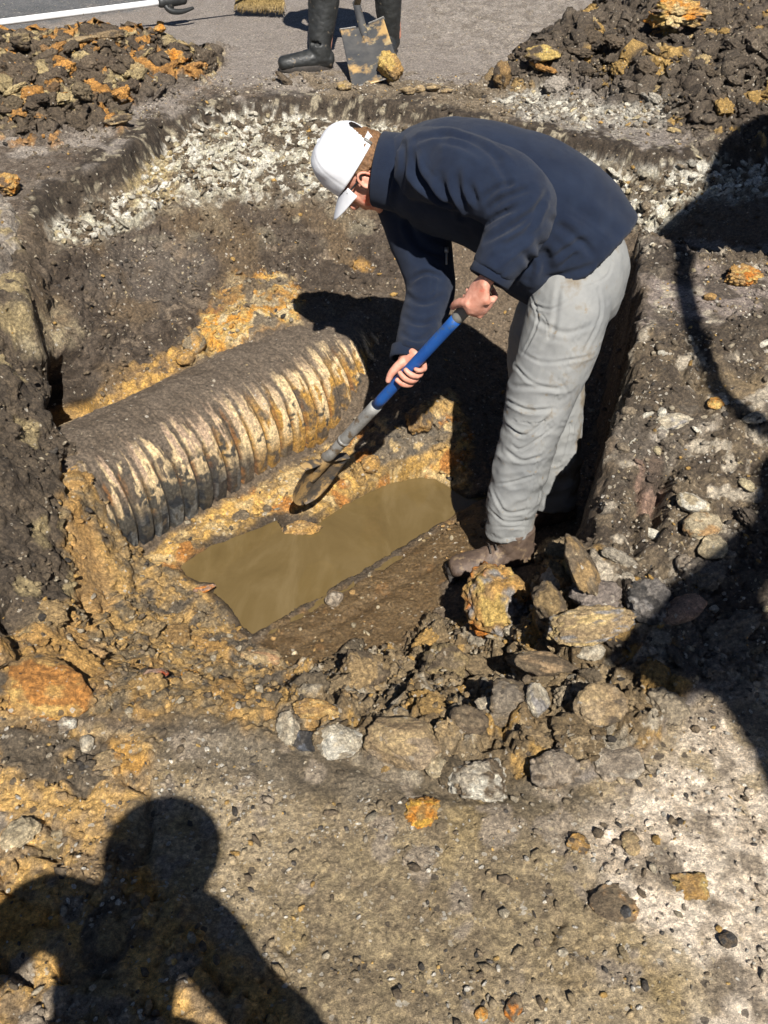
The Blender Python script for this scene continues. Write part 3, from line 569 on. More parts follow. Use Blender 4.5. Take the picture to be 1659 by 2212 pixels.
# head: skull, face, jaw, nose, ears
add(body, ellipsoid(H(-.008, 0, -.005), [hf*.093, he*.072, hc*.098]))
add(body, ellipsoid(H(.020, 0, -.060), [hf*.074, he*.062, hc*.072]))
add(body, loft([(H(.060, 0, -.02), .052, .034), (H(.060, 0, -.07), .050, .036), (H(.058, 0, -.105), .038, .030), (H(.062, 0, -.128), .022, .020)], he, 20, 4))     # face to chin
add(body, loft([(H(-.028, .052, -.062), .016, .020), (H(.010, .053, -.095), .016, .018), (H(.050, .032, -.118), .018, .017), (H(.066, .008, -.125), .018, .016)], he, 14, 4))
add(body, loft([(H(-.028, -.052, -.062), .016, .020), (H(.010, -.053, -.095), .016, .018), (H(.050, -.032, -.118), .018, .017), (H(.066, -.008, -.125), .018, .016)], he, 14, 4))
add(body, loft([(H(.088, 0, -.022), .009, .009), (H(.103, 0, -.046), .012, .013), (H(.108, 0, -.058), .015, .013), (H(.092, 0, -.064), .014, .008)], he, 14, 4))        # nose
for z in (-.080, -.089): add(body, loft([(H(.084, -.022, z), .005, .005), (H(.094, 0, z), .006, .007), (H(.084, .022, z), .005, .005)], hc, 12, 4))                    # lips
for s in (1, -1):
    add(body, ellipsoid(H(.078, s*.030, -.028), [hf*.014, he*.014, hc*.011], 2))                                                                                       # eyes
    ring = [H(-.002+.019*math.cos(q)*(1.0), s*(.077+.004*math.sin(q)), -.042+.030*math.sin(q)) for q in np.linspace(-.5, 4.6, 12)]
    add(body, tube([r+he*s*.006 for r in ring], [.0048]*12, 10, 3))
    add(body, ellipsoid(H(.0, s*.076, -.044), [hf*.013, he*.006, hc*.022], 2)); add(body, ellipsoid(H(.006, s*.078, -.068), [hf*.008, he*.005, hc*.010], 2))
NK = C(862, 372, 2.90)
add(body, loft([(H(-.030, 0, -.045), .058, .060), (H(-.032, 0, -.095), .058, .060), (NK, .064, .066)], he, 24, 5))
# trunk under the clothes
SPN = [C(862, 372, 2.90), C(930, 385, 2.88), C(1050, 430, 2.88), C(1150, 475, 2.88), C(1250, 575, 2.93)]
lat = unit(CB*.93+np.array([0, 0, -.10]))
add(body, loft([(SPN[0], .07, .062), (SPN[1], .13, .085), (SPN[2], .14, .10), (SPN[3], .13, .095), (SPN[4], .11, .085)], lat, 28, 5))
# arms
SHn, ELn, WRn = C(925, 352, 2.70), C(1135, 440, 2.60), C(1062, 590, 2.62)
SHf, ELf, WRf = C(880, 430, 3.02), C(925, 610, 3.05), C(880, 768, 2.985)
for S_, E_, W_ in ((SHn, ELn, WRn), (SHf, ELf, WRf)):
    add(body, loft([(S_, .045, .045), ((S_+E_)/2, .042, .042), (E_, .036, .038)], CB, 18, 5))
    add(body, loft([(E_, .042, .042), (E_*.6+W_*.4, .040, .038), (W_, .027, .024)], CB, 18, 5))
# legs
HPn, KNn, ANn = C(1225, 660, 2.90), C(1160, 890, 3.02), C(1108, 1180, 3.23)
HPf, KNf, ANf = C(1205, 690, 3.06), C(1188, 868, 3.24), C(1192, 1090, 3.44)
for a_, k_, n_ in ((HPn, KNn, ANn), (HPf, KNf, ANf)):
    add(body, loft([(a_, .072, .074), ((a_+k_)/2, .066, .067), (k_, .050, .052)], CB, 20, 5))
    add(body, loft([(k_, .050, .052), (k_*.65+n_*.35, .050, .050), (n_, .030, .030)], CB, 20, 5))
    add(body, loft([(n_, .030, .030), (n_+np.array([-.05, -.015, -.050]), .026, .022), (n_+np.array([-.12, -.035, -.078]), .024, .012)], CB, 16, 5))
# shovel line, needed for the grips
SH0, SH1 = C(1048, 622, 2.665), C(712, 984, 3.29)            # top of the handle, bottom of the socket
sa = unit(SH0-SH1)
def onshaft(X):                                             # point of the shaft seen at column X
    lo, hi = 0., 1.
    for _ in range(40):
        m = (lo+hi)/2; p = SH1+(SH0-SH1)*m; x = 829.5+FPX*((p-CAM)@CR)/((p-CAM)@CF)
        if x < X: lo = m
        else: hi = m
    return SH1+(SH0-SH1)*lo
RS = .0185
def grip(cen, a, p, s, wrist, rs, order, spread=.0205, thumb=True, tdir=-1):
    """a: along the shaft, p: from the shaft towards the palm, s: side the fingers leave from; fingers wrap palm -> s -> front"""
    palmc = cen+p*(rs+.017); kn = []
    w0 = wrist; across = a
    row = cen+p*(rs*.6+.010)+s*(rs+.014)
    add(body, loft([(w0, .026, .022), (w0*.5+palmc*.5-s*.012, .035, .019), (palmc-s*.004, .042, .017), (row*.8+palmc*.2, .041, .014)], across, 20, 5))
    for k in range(4):
        off = (k-1.5)*spread*order; ln = (1.0, 1.08, 1.02, .82)[k]; r0 = (.0098, .0100, .0095, .0082)[k]; rr = rs+r0+.0005
        ang = [35, 78, 122*ln, 172*ln, 212*ln]; pts = []
        for j, q in enumerate(ang):
            qq = math.radians(q); rad = rr+(.010, .005, .002, 0, 0)[j]
            pts.append(cen+a*(off*(1+.05*j)-.004*j*tdir*0)+p*rad*math.cos(qq)+s*rad*math.sin(qq))
        add(body, loft([(pts[0], r0*1.12, r0*1.12), (pts[1], r0*1.1, r0*1.08), (pts[2], r0*.98, r0*.98), (pts[3], r0*.95, r0*.93), (pts[4], r0*.80, r0*.74)], a, 12, 5)); kn.append(pts)
    if thumb:                                               # leaves the side of the palm, lies along the shaft
        t0 = palmc-s*.020+a*tdir*.012; t1 = cen+p*(rs*.5+.008)-s*(rs+.010)+a*tdir*.034; t2 = cen-s*(rs+.012)+p*.004+a*tdir*.058; t3 = cen-s*(rs+.007)-p*.007+a*tdir*.078
        add(body, loft([(t0, .016, .016), (t1, .0135, .0135), (t2, .0118, .0112), (t3, .0092, .0085)], a, 12, 5))
    return kn
cf = onshaft(884); pc = cf
vd = unit(CAM-cf); vd = unit(vd-(vd@sa)*sa); sd = np.cross(sa, vd); sd = sd if sd@CR > 0 else -sd        # sd: right and below the shaft in view
K1 = grip(cf, sa, unit(-vd*.92-sd*.25), unit(sd*.92-vd*.25), WRf, RS, 1, tdir=-1)
cn = SH0-sa*.035; vn = unit(CAM-cn); vn = unit(vn-(vn@sa)*sa); sn = np.cross(sa, vn); sn = sn if sn@CR > 0 else -sn
K2 = grip(cn, sa, unit(vn*.70+sn*.45+.2*CU), unit(-vn*.35+sn*.9), WRn, RS+.002, 1, tdir=-1)
bme = fuse(body, .0030, 5, .5)
V = getco(bme); Nb = getno(bme); V += Nb*(fbm(V, 120, 3, 300)*.0007)[:, None]; setco(bme, V)
man = link('person', bme, skin); man['_o'] = [0.0, 0.0, 0.0]
tag(man, 'bent-over man in white cap and navy fleece digging with a blue-handled shovel in the pit', 'person')

def nearest_on(bv, X, Y):
    d = ray(X, Y); h, n, _, _ = bv.ray_cast(Vector(CAM), Vector(d/np.linalg.norm(d))); return None if h is None else np.array(h)
def folds(me, lines, side=.55):
    """creases drawn along measured lines on the visible cloth: a valley with a soft ridge on each side"""
    V = getco(me); Nn = getno(me); tris = [tuple(p.vertices) for p in me.polygons]; bv = BVHTree.FromPolygons([tuple(v) for v in V], tris)
    out = np.zeros(len(V)); facing = ss(-.1, .25, ((CAM-V)/np.linalg.norm(CAM-V, axis=1)[:, None]*Nn).sum(1))
    for pts, wd, dp in lines:
        pp = catmull(np.array(pts, float), 5); hs = [nearest_on(bv, x, y) for x, y in pp]; hs = [h for h in hs if h is not None]
        if len(hs) < 2: continue
        hs = np.array(hs); hs = hs[:1].tolist()+[h.tolist() for h, g0 in zip(hs[1:], hs[:-1]) if np.linalg.norm(h-g0) < .09]; hs = np.array(hs)
        if len(hs) < 2: continue
        d = seg_dist(V, hs); L = np.linalg.norm(hs[-1]-hs[0])+1e-6; tt = np.clip(((V-hs[0])@(hs[-1]-hs[0]))/L**2, 0, 1); fade = np.clip(4*np.minimum(tt+.06, 1.06-tt), 0, 1)
        out += facing*fade*dp*(-np.exp(-(d/wd)**2)+side*np.exp(-((d-1.9*wd)/wd)**2))
    V += Nn*out[:, None]; setco(me, V)

# jacket: trunk, two sleeves, hood-less collar
jk = Geo()
hemc = C(1262, 545, 2.93)
JS = [(C(842, 366, 2.905), .090, .092), (C(880, 372, 2.90), .115, .122), (C(925, 378, 2.89), .170, .150), (C(985, 388, 2.88), .215, .160), (C(1060, 408, 2.875), .225, .172), (C(1140, 446, 2.88), .215, .185), (C(1212, 495, 2.90), .205, .185), (C(1262, 545, 2.93), .195, .178), (C(1272, 556, 2.935), .190, .172)]
add(jk, loft(JS, lat, 44, 6, 2.15, dome=False))
add(jk, loft([(C(905, 352, 2.76), .085, .095), (C(960, 358, 2.69), .090, .100), (C(1030, 382, 2.64), .088, .098), (C(1095, 415, 2.62), .088, .098), (C(1128, 455, 2.62), .084, .090), (C(1112, 505, 2.62), .074, .078), (C(1082, 555, 2.62), .066, .066), (C(1062, 592, 2.625), .060, .055)], CB, 30, 6, dome=False))
add(jk, ellipsoid(C(1130, 438, 2.625), [CR*.088, CU*.080, CB*.078]))
add(jk, loft([(C(885, 420, 3.0), .085, .105), (C(905, 500, 3.04), .080, .095), (C(925, 580, 3.05), .076, .076), (C(930, 630, 3.05), .072, .072), (C(912, 690, 3.03), .068, .066), (C(895, 745, 3.0), .064, .060), (C(888, 768, 2.99), .062, .056)], CB, 28, 6, dome=False))
add(jk, loft([(C(1085, 545, 2.95), .12, .06), (C(1130, 580, 2.93), .15, .08), (C(1170, 600, 2.92), .16, .085)], lat, 24, 5))       # front hanging at the belly
jme = fuse(jk, .0065, 9, .5)
V = getco(jme); Nj = getno(jme)
V += Nj*(.0055*fbm(V, 7, 2, 310)+.0042*(1-2*np.abs(fbm(V*np.array([1, 1, .8]), 9, 2, 312)))+.0024*fbm(V, 26, 3, 311))[:, None]; setco(jme, V)
JF = [([(905, 300), (960, 290), (1020, 305), (1080, 345), (1110, 380)], .012, .012), ([(890, 340), (905, 385), (945, 425), (985, 455)], .014, .022), ([(945, 300), (1010, 318), (1060, 350)], .012, .008), ([(1065, 345), (1095, 385), (1100, 415)], .011, .010),
      ([(1180, 420), (1150, 460), (1100, 492), (1050, 520)], .010, .013), ([(1172, 445), (1135, 500), (1080, 535)], .009, .010), ([(1150, 405), (1090, 428), (1060, 450)], .010, .010), ([(1120, 395), (1080, 405), (1045, 430)], .009, .008), ([(1110, 450), (1070, 470), (1045, 492)], .008, .009), ([(1158, 500), (1110, 530), (1065, 560)], .009, .010), ([(1140, 520), (1100, 548), (1070, 572)], .007, .008),
      ([(985, 365), (990, 410), (1010, 450)], .012, .008), ([(1015, 400), (1030, 440)], .010, .010), ([(950, 380), (965, 420), (1000, 470)], .012, .014), ([(1030, 586), (1062, 596), (1095, 588)], .005, .005),
      ([(1180, 470), (1240, 510), (1290, 560)], .012, .007), ([(1190, 560), (1230, 535), (1260, 520), (1275, 540)], .009, .008), ([(1160, 520), (1180, 560), (1170, 600)], .016, .012), ([(1175, 600), (1230, 590), (1290, 570)], .010, .006), ([(1220, 430), (1290, 480), (1350, 510)], .02, .005), ([(1120, 540), (1150, 570), (1140, 605)], .012, .012), ([(1245, 545), (1215, 575)], .006, .008),
      ([(875, 470), (900, 520), (940, 545), (1010, 560)], .012, .012), ([(890, 605), (920, 590), (955, 600)], .008, .010), ([(878, 640), (915, 655), (960, 640)], .010, .009), ([(872, 685), (905, 700), (945, 690)], .009, .008), ([(866, 720), (900, 735), (930, 725)], .008, .007), ([(862, 752), (890, 760), (915, 757)], .004, .006), ([(932, 590), (934, 615), (930, 640)], .005, .010),
      ([(835, 300), (842, 380), (830, 440)], .010, .006), ([(870, 290), (872, 370), (850, 440)], .012, .008)]
folds(jme, [(p, w_*.9, d_*.85) for p, w_, d_ in JF], .6)
folds(jme, [([(1354, 498), (1335, 552), (1285, 580), (1200, 612), (1130, 602)], .0028, .0035), ([(1180, 440), (1260, 480), (1340, 545)], .0030, .0022), ([(895, 285), (905, 330), (930, 372), (985, 420)], .0030, .003)], .4)
jacket = link('fleece_jacket', jme, M_FLEECE, man)
# collar standing round the neck, open towards the head
def ringshell(cen, axis_, U, r0, r1, h0, h1, th=.006, n=48, wob=.003):
    U = unit(np.asarray(U)-(np.asarray(U)@axis_)*axis_); W = np.cross(axis_, U); Vv = []; F = []
    prof = [(h0, 0), ((h0+h1)/2, 0), (h1-.004, 0), (h1, -th/2), (h1-.004, -th), ((h0+h1)/2, -th), (h0, -th)]
    for (h, o) in prof:
        q = (h-h0)/(h1-h0); ru = r0[0]*(1-q)+r1[0]*q+o; rw = r0[1]*(1-q)+r1[1]*q+o
        for j in range(n):
            a = 2*math.pi*j/n; wb = 1+wob*math.sin(3*a+q*2)/.1*.5
            Vv.append(cen+axis_*h+U*math.cos(a)*ru*wb+W*math.sin(a)*rw*wb)
    for i in range(len(prof)-1):
        for j in range(n): F.append((i*n+j, i*n+(j+1) % n, (i+1)*n+(j+1) % n, (i+1)*n+j))
    return np.array(Vv), F
cax = unit(C(812, 364, 2.91)-C(872, 374, 2.90))
g = Geo(); V_, F_ = ringshell(C(860, 372, 2.902), cax, lat, (.105, .112), (.092, .106), -.02, .062); g.add(V_, F_); g.build('collar', M_FLEECE, jacket)
for cen, ax_, ru, rw in ((C(1058, 600, 2.63), unit(C(1052, 612, 2.63)-C(1075, 570, 2.62)), .054, .060), (C(884, 776, 2.99), unit(C(882, 790, 2.985)-C(892, 745, 3.0)), .055, .062)):
    g = Geo(); V_, F_ = ringshell(cen, ax_, CB, (ru, rw), (ru*.97, rw*.97), -.030, .008, .010, 36); g.add(V_, F_); g.build('cuff', M_FLEECE, jacket)
z0 = nearest_on(BVHTree.FromPolygons([tuple(v) for v in getco(jme)], [tuple(p.vertices) for p in jme.polygons]), 964, 545)
z0 = z0 if z0 is not None else C(964, 545, 2.8)
g = Geo(); add(g, tube([z0+CB*.01, z0+CB*.014-CU*.014, z0+CB*.012-CU*.040], .0032, 8)); add(g, boxg(z0+CB*.012+CU*.004, [CR*.006, CU*.009, CB*.003], .001)); g.build('zip_pull', M_STEEL, jacket)

# trousers
tr = Geo()
add(tr, loft([(C(1262, 520, 2.95), .150, .100), (C(1262, 585, 2.95), .165, .128), (C(1240, 650, 2.96), .165, .125)], lat, 32, 5))
add(tr, loft([(C(1245, 600, 2.88), .100, .115), (C(1228, 670, 2.88), .105, .120), (C(1204, 760, 2.92), .098, .114), (C(1173, 840, 2.97), .090, .101), (C(1150, 920, 3.02), .080, .088), (C(1130, 1000, 3.08), .076, .084), (C(1108, 1080, 3.15), .072, .078), (C(1102, 1125, 3.19), .071, .073), (C(1103, 1150, 3.21), .070, .070)], CB, 34, 6, dome=False))
add(tr, loft([(C(1235, 600, 3.05), .100, .110), (C(1200, 690, 3.10), .115, .125), (C(1178, 770, 3.18), .110, .118), (C(1190, 860, 3.24), .090, .104), (C(1196, 940, 3.29), .082, .090), (C(1196, 1020, 3.36), .076, .084), (C(1188, 1085, 3.42), .074, .080)], CB, 34, 6, dome=False))
tme = fuse(tr, .0048, 6, .5)
V = getco(tme); Nt_ = getno(tme); Rm1 = np.array([[.8, 0, .5], [0, 1, 0], [-.9, 0, 1.6]]); Rm2 = np.array([[.9, 0, -.7], [0, 1, 0], [.7, 0, 1.3]]); low = ss(.05, -.55, V[:, 2])
rg = lambda q, sc, s_: (1-2.2*np.abs(fbm(q, sc, 2, s_)))
V += Nt_*(.0050*fbm(V, 8, 2, 320)+.0075*fbm(V*np.array([1, 1, .22]), 13, 2, 326)+(.0016+.0036*low)*np.maximum(rg(V@Rm1, 9, 321), -.2)*(.4+.9*ss(-.2, .3, fbm(V, 6, 2, 324)))+(.0016+.0030*low)*np.maximum(rg(V@Rm2, 15, 325), -.2)+.0007*fbm(V, 70, 3, 322))[:, None]; setco(tme, V)
TF = [([(1145, 650), (1190, 665), (1240, 655)], .010, .009), ([(1150, 690), (1210, 720), (1280, 700)], .012, .009), ([(1120, 745), (1170, 775), (1240, 790), (1290, 760)], .010, .009), ([(1100, 780), (1140, 810), (1200, 830)], .009, .008), ([(1095, 820), (1150, 850), (1230, 850)], .010, .009), ([(1090, 870), (1140, 890), (1200, 880)], .009, .010), ([(1092, 905), (1130, 925), (1190, 905)], .008, .010), ([(1180, 800), (1220, 850), (1235, 900)], .010, .007),
      ([(1100, 945), (1135, 960), (1190, 940)], .008, .009), ([(1085, 985), (1125, 1010), (1170, 990)], .009, .008), ([(1072, 1030), (1110, 1055), (1160, 1040)], .009, .009), ([(1062, 1070), (1100, 1095), (1150, 1085)], .008, .010), ([(1058, 1100), (1090, 1125), (1140, 1120)], .007, .009), ([(1060, 1130), (1090, 1145), (1150, 1138)], .006, .006), ([(1160, 1000), (1175, 1050), (1160, 1100)], .008, .008),
      ([(1290, 600), (1260, 680), (1225, 780), (1195, 880), (1165, 980), (1140, 1080), (1130, 1150)], .0040, .0045), ([(1298, 600), (1268, 680), (1233, 780), (1203, 880), (1173, 980), (1148, 1080), (1138, 1150)], .0030, -.003), ([(1155, 668), (1180, 690), (1185, 740)], .003, .0040), ([(1100, 905), (1150, 915), (1200, 900)], .003, .004), ([(1057, 1152), (1100, 1163), (1150, 1156)], .0026, .003), ([(1300, 620), (1290, 690), (1260, 760)], .012, .008), ([(1150, 640), (1160, 700), (1130, 760)], .009, .008), ([(1205, 620), (1200, 700), (1180, 760)], .014, .006), ([(1330, 570), (1310, 590), (1250, 615)], .008, .006),
      ([(1210, 900), (1235, 930), (1225, 990)], .010, .010), ([(1190, 960), (1215, 1000), (1200, 1040)], .008, .008)]
rt = random.Random(3); folds(tme, [([(x+rt.uniform(-8, 8), y+rt.uniform(-16, 16)) for x, y in p] if d_ > .0046 else p, w_*rt.uniform(.38, .7), d_*(rt.uniform(.3, .62) if d_ > .0046 else 1)) for p, w_, d_ in TF], .5)
trous = link('grey_trousers', tme, M_TROUSER, man)

# boots
for nm, an in (('boot', ANn), ('boot', ANf)):
    d = unit(np.array([-.98, -.16, 0])); sd_ = np.array([-d[1], d[0], 0]); f0 = np.array([an[0], an[1], an[2]-.125]); zz = np.array([0, 0, 1.])
    if an is ANn: f0 = f0+d*.005
    gz = -.775 if an is ANn else -.79
    f0[2] = max(gz, an[2]-.15)
    def bp(l, s_, h): return f0+d*l+sd_*s_+zz*h
    b = Geo()
    add(b, loft([(bp(-.07, 0, .055), .038, .040), (bp(-.03, 0, .060), .043, .052), (bp(.04, 0, .055), .045, .052), (bp(.10, .002, .045), .048, .040), (bp(.155, .004, .038), .049, .033), (bp(.19, .004, .034), .040, .026)], sd_, 24, 5))
    add(b, loft([(bp(-.02, 0, .05), .048, .055), (bp(-.012, 0, .10), .050, .062), (bp(-.008, 0, .17), .054, .064)], sd_, 24, 5, dome=False))
    me = fuse(b, .005, 5); V = getco(me); Nn2 = getno(me)
    cr = sum(np.exp(-(((V-bp(l, 0, h))@d*.9+(V-bp(l, 0, h))@zz*.5)/.005)**2)*.0035 for l, h in ((.055, .09), (.075, .085), (.10, .075), (-.005, .13)))
    V -= Nn2*(cr+.0012*fbm(V, 60, 3, 9))[:, None]; setco(me, V)
    bo = link('boot', me, M_LEATHER, man)
    s = Geo(); out = []
    for a in np.linspace(0, 2*math.pi, 40, endpoint=False):
        ca, sa_ = math.cos(a), math.sin(a); wv_ = .056 if ca > 0 else .044
        out.append((.058+.150*ca, .0+wv_*sa_*(1.0)))
    rows = []
    for h, k in ((0, .96), (.004, 1), (.022, 1.0), (.028, .97)): rows += [bp(l*1.0*k+.002, s_*k, h) for l, s_ in out]
    F = [(i*40+j, i*40+(j+1) % 40, (i+1)*40+(j+1) % 40, (i+1)*40+j) for i in range(3) for j in range(40)]+[tuple(range(40))[::-1], tuple(120+j for j in range(40))]
    s.add(rows, F)
    for k in range(7): add(s, boxg(bp(.20-.045*k, 0, .004), [d*.008, sd_*(.047 if k < 5 else .04), zz*.006], .002))
    s.build('sole', M_SOLE, bo)
    lc = Geo()
    for k in range(5): q = bp(.075-.018*k, 0, .102+.012*k); add(lc, tube([q-sd_*.028-zz*.006, q+zz*.006, q+sd_*.028-zz*.006], .0028, 8, 4))
    lc.build('laces', M_SOLE, bo)

# cap
def cap():
    nph, nps = 120, 46; Vv = []; cap_a, cap_b, Hh = .104, .088, .128
    for i in range(nps+1):
        ps = i/nps*math.pi/2
        for j in range(nph):
            ph = 2*math.pi*j/nph; k = math.cos(ps)**.62; hgt = Hh*math.sin(ps)**.92
            seam = sum(math.exp(-((((ph-q+math.pi) % (2*math.pi))-math.pi)*k/.020)**2) for q in np.arange(6)*math.pi/3)
            wr = .0020*math.sin(ph*5+ps*4)*math.sin(ps*3)
            Vv.append(H(cap_a*k*math.cos(ph)*(1-.0)+.004*math.sin(ps), cap_b*k*math.sin(ph), hgt)+(hf*math.cos(ph)+he*math.sin(ph))*(wr-.0012*seam*(i < nps)))
    F = []
    for i in range(nps):
        for j in range(nph):
            ph = 2*math.pi*(j+.5)/nph; dph = abs(((ph-math.pi+math.pi) % (2*math.pi))-math.pi); ps = (i+.5)/nps*math.pi/2; h = Hh*math.sin(ps)**.92
            arc = .082*math.sqrt(max(0, 1-(dph/.60)**2)) if dph < .60 else 0
            if .024 < h < arc: continue
            F.append((i*nph+j, i*nph+(j+1) % nph, (i+1)*nph+(j+1) % nph, (i+1)*nph+j))
    me = mesh_np('cap', Vv, F); V = getco(me); V += getno(me)*(.0018*fbm(V, 22, 2, 330))[:, None]; setco(me, V)
    o = link('cap', me, M_CAP, man); md = o.modifiers.new('cloth', 'SOLIDIFY'); md.thickness = .0022; md.offset = 1
    b = ellipsoid(H(.004, 0, Hh+.002), [hf*.008, he*.008, hc*.004], 2); Geo().add(*b).build('button', M_CAP, o)
    nu, nv_ = 40, 16; Vb = []; Fb = []
    for i in range(nv_+1):
        for j in range(nu+1):
            u = -1+2*j/nu; s_ = i/nv_; x0 = .104*math.sqrt(max(0, 1-(u*.86)**2)); ln = .074*(1-.93*abs(u)**3.2)
            Vb.append(H(x0-.004+ln*s_, u*.079, -.002-.016*u*u*(.3+.7*s_)-.024*s_**1.3))
    for i in range(nv_):
        for j in range(nu): Fb.append((i*(nu+1)+j, i*(nu+1)+j+1, (i+1)*(nu+1)+j+1, (i+1)*(nu+1)+j))
    br = link('brim', mesh_np('brim', Vb, Fb), M_CAP, o); md = br.modifiers.new('board', 'SOLIDIFY'); md.thickness = .0032; md.offset = 0
    g = Geo(); add(g, boxg(H(-.088, .052, .012), [unit(he+hf*.75)*.004, hc*.013, unit(he*.75-hf)*.0035], .001)); g.build('buckle', M_STEEL, o)
cap()
# hair: below the band at the back and inside the opening
hv, hF = ico(6); keep = []
Pn = hv.copy(); R_ = 1+.075*(1-2*np.abs(fbm(hv*np.array([1, 1, .22]), 20, 3, 340)))+.05*fbm(hv, 7, 2, 341)
Vh = H(-.012, 0, -.014)+(Pn*R_[:, None])@np.array([hf*.094, he*.078, hc*.097])
def inhair(v): return (v[2] > -.82) and (v[0] < .10+.18*v[2]) and not (v[2] < -.15 and v[0] > -.25)
Fh = [tuple(f) for f in hF if inhair(hv[f].mean(0))]; used_ = sorted({i for f in Fh for i in f}); mp_ = {u: i for i, u in enumerate(used_)}
hm = mesh_np('hair', Vh[used_], [tuple(mp_[i] for i in f) for f in Fh]); ho = link('hair', hm, M_HAIR, man)
# wraparound sunglasses
g = Geo()
for s in (1, -1):
    add(g, loft([(H(.094, s*.008, -.020), .008, .004), (H(.094, s*.030, -.022), .020, .0045), (H(.080, s*.055, -.020), .019, .004), (H(.062, s*.070, -.016), .010, .0035)], hc, 16, 5))
sg = g.build('sunglasses', M_BLACK, man)
for s in (1, -1):
    g = Geo(); add(g, tube([H(.066, s*.072, -.014), H(.03, s*.078, -.020), H(-.008, s*.080, -.022), H(-.024, s*.079, -.040)], .0030, 8, 4)); g.build('temple_arm', M_BLACK, sg)

# ---------------------------------------------------------------- shovels
def scoop(origin, wax, lax, nax, wd, ln, tip, thick=.003, dish=.02, stp=.012, holes=False):
    """blade from its top edge: wax across, lax down, nax out of the hollow"""
    nu, nv_ = 28, 34; Vv = []; F = []
    for i in range(nv_+1):
        s_ = i/nv_
        for j in range(nu+1):
            u = -1+2*j/nu
            if tip:
                half = wd/2*(1.0-.10*s_)*math.sqrt(max(0.0, 1-max(0, (s_-.35)/.65)**2.4)); half = max(half, .004)
            else: half = wd/2*(1-.10*(1-s_)); half += .0
            y = ln*s_; zc = dish*(u*u)*(1-.5*s_)-dish*.3*math.sin(math.pi*s_)+(.010*math.exp(-(u/.13)**2)*(1-s_)**1.5)
            Vv.append(origin+wax*u*half+lax*y+nax*zc)
    for i in range(nv_):
        for j in range(nu): F.append((i*(nu+1)+j, i*(nu+1)+j+1, (i+1)*(nu+1)+j+1, (i+1)*(nu+1)+j))
    return np.array(Vv), F
M_BLUE = mat('blue_fibreglass', (.008, .058, .235), (.013, .082, .29), 12, .38, .12, 300, r2=.55, spots=[((.035, .075, .16), 30, .64), ((.20, .18, .14), 55, .71)])
M_GRIP = mat('grey_rubber', (.12, .118, .105), (.18, .175, .155), 30, .85, .2, 400)
M_SOCK = mat('galvanised_socket', (.20, .195, .18), (.33, .325, .305), 40, .55, .3, 200, metallic=.35, spots=[((.15, .11, .07), 22, .56)])
M_BLADE = mat('muddy_blade', (.050, .042, .033), (.12, .09, .06), 26, .7, .5, 120, metallic=.15, spots=[((.34, .22, .09), 16, .52), ((.045, .045, .045), 18, .60)])
sv = empty('shovel', C(650, 1080, 3.50)); tag(sv, 'long blue-handled round-point shovel held by the bending man, blade pushed in beside the pipe', 'shovel')
pA, pB = onshaft(990), onshaft(812); pC = onshaft(742)
g = Geo(); add(g, tube([SH0+sa*.012, (SH0+pA)/2, pA-sa*.004], [RS*.92, RS*1.0, RS*1.0], 24, 4, dome=True)); g.build('hand_grip', M_GRIP, sv)
g = Geo(); add(g, tube([pA, (pA+pB)/2, pB], RS*.93, 28, 4)); g.build('shaft', M_BLUE, sv)
neck = C(704, 986, 3.325)
g = Geo(); add(g, tube([pB+sa*.002, pC, SH1, neck], [RS*1.08, RS*1.0, RS*.95, RS*.9], 26, 5)); add(g, tube([pC+sa*.006, pC-sa*.006], RS*1.10, 26, 2)); g.build('socket', M_SOCK, sv)
top = C(698, 992, 3.335); tipp = C(640, 1116, 3.50)
lx = unit(tipp-top); wx = unit(C(748, 962, 3.40)-C(648, 1010, 3.30)); wx = unit(wx-(wx@lx)*lx); nx = np.cross(wx, lx); nx = nx if nx@CB > 0 else -nx
Vb, Fb = scoop(top+nx*0, wx, lx, nx, .200, .205, True, dish=.024)
bl = link('blade', mesh_np('blade', Vb, Fb), M_BLADE, sv); md = bl.modifiers.new('plate', 'SOLIDIFY'); md.thickness = .0028
g = Geo()
for s in (1, -1):                                          # turned foot steps
    add(g, loft([(top+wx*s*.022+nx*.006, .004, .014), (top+wx*s*.060+nx*.010-lx*.004, .0035, .018), (top+wx*s*.104+nx*.014-lx*.002, .003, .015)], lx, 12, 4))
g.build('foot_step', M_BLADE, bl)
g = Geo(); V_, F_ = loft([(neck+sa*.02, .016, .014), (top+nx*.012, .026, .016), (top+lx*.05+nx*.004, .024, .012), (top+lx*.10+nx*0, .012, .006)], wx, 18, 5); g.add(V_, F_); g.build('frog', M_BLADE, bl)
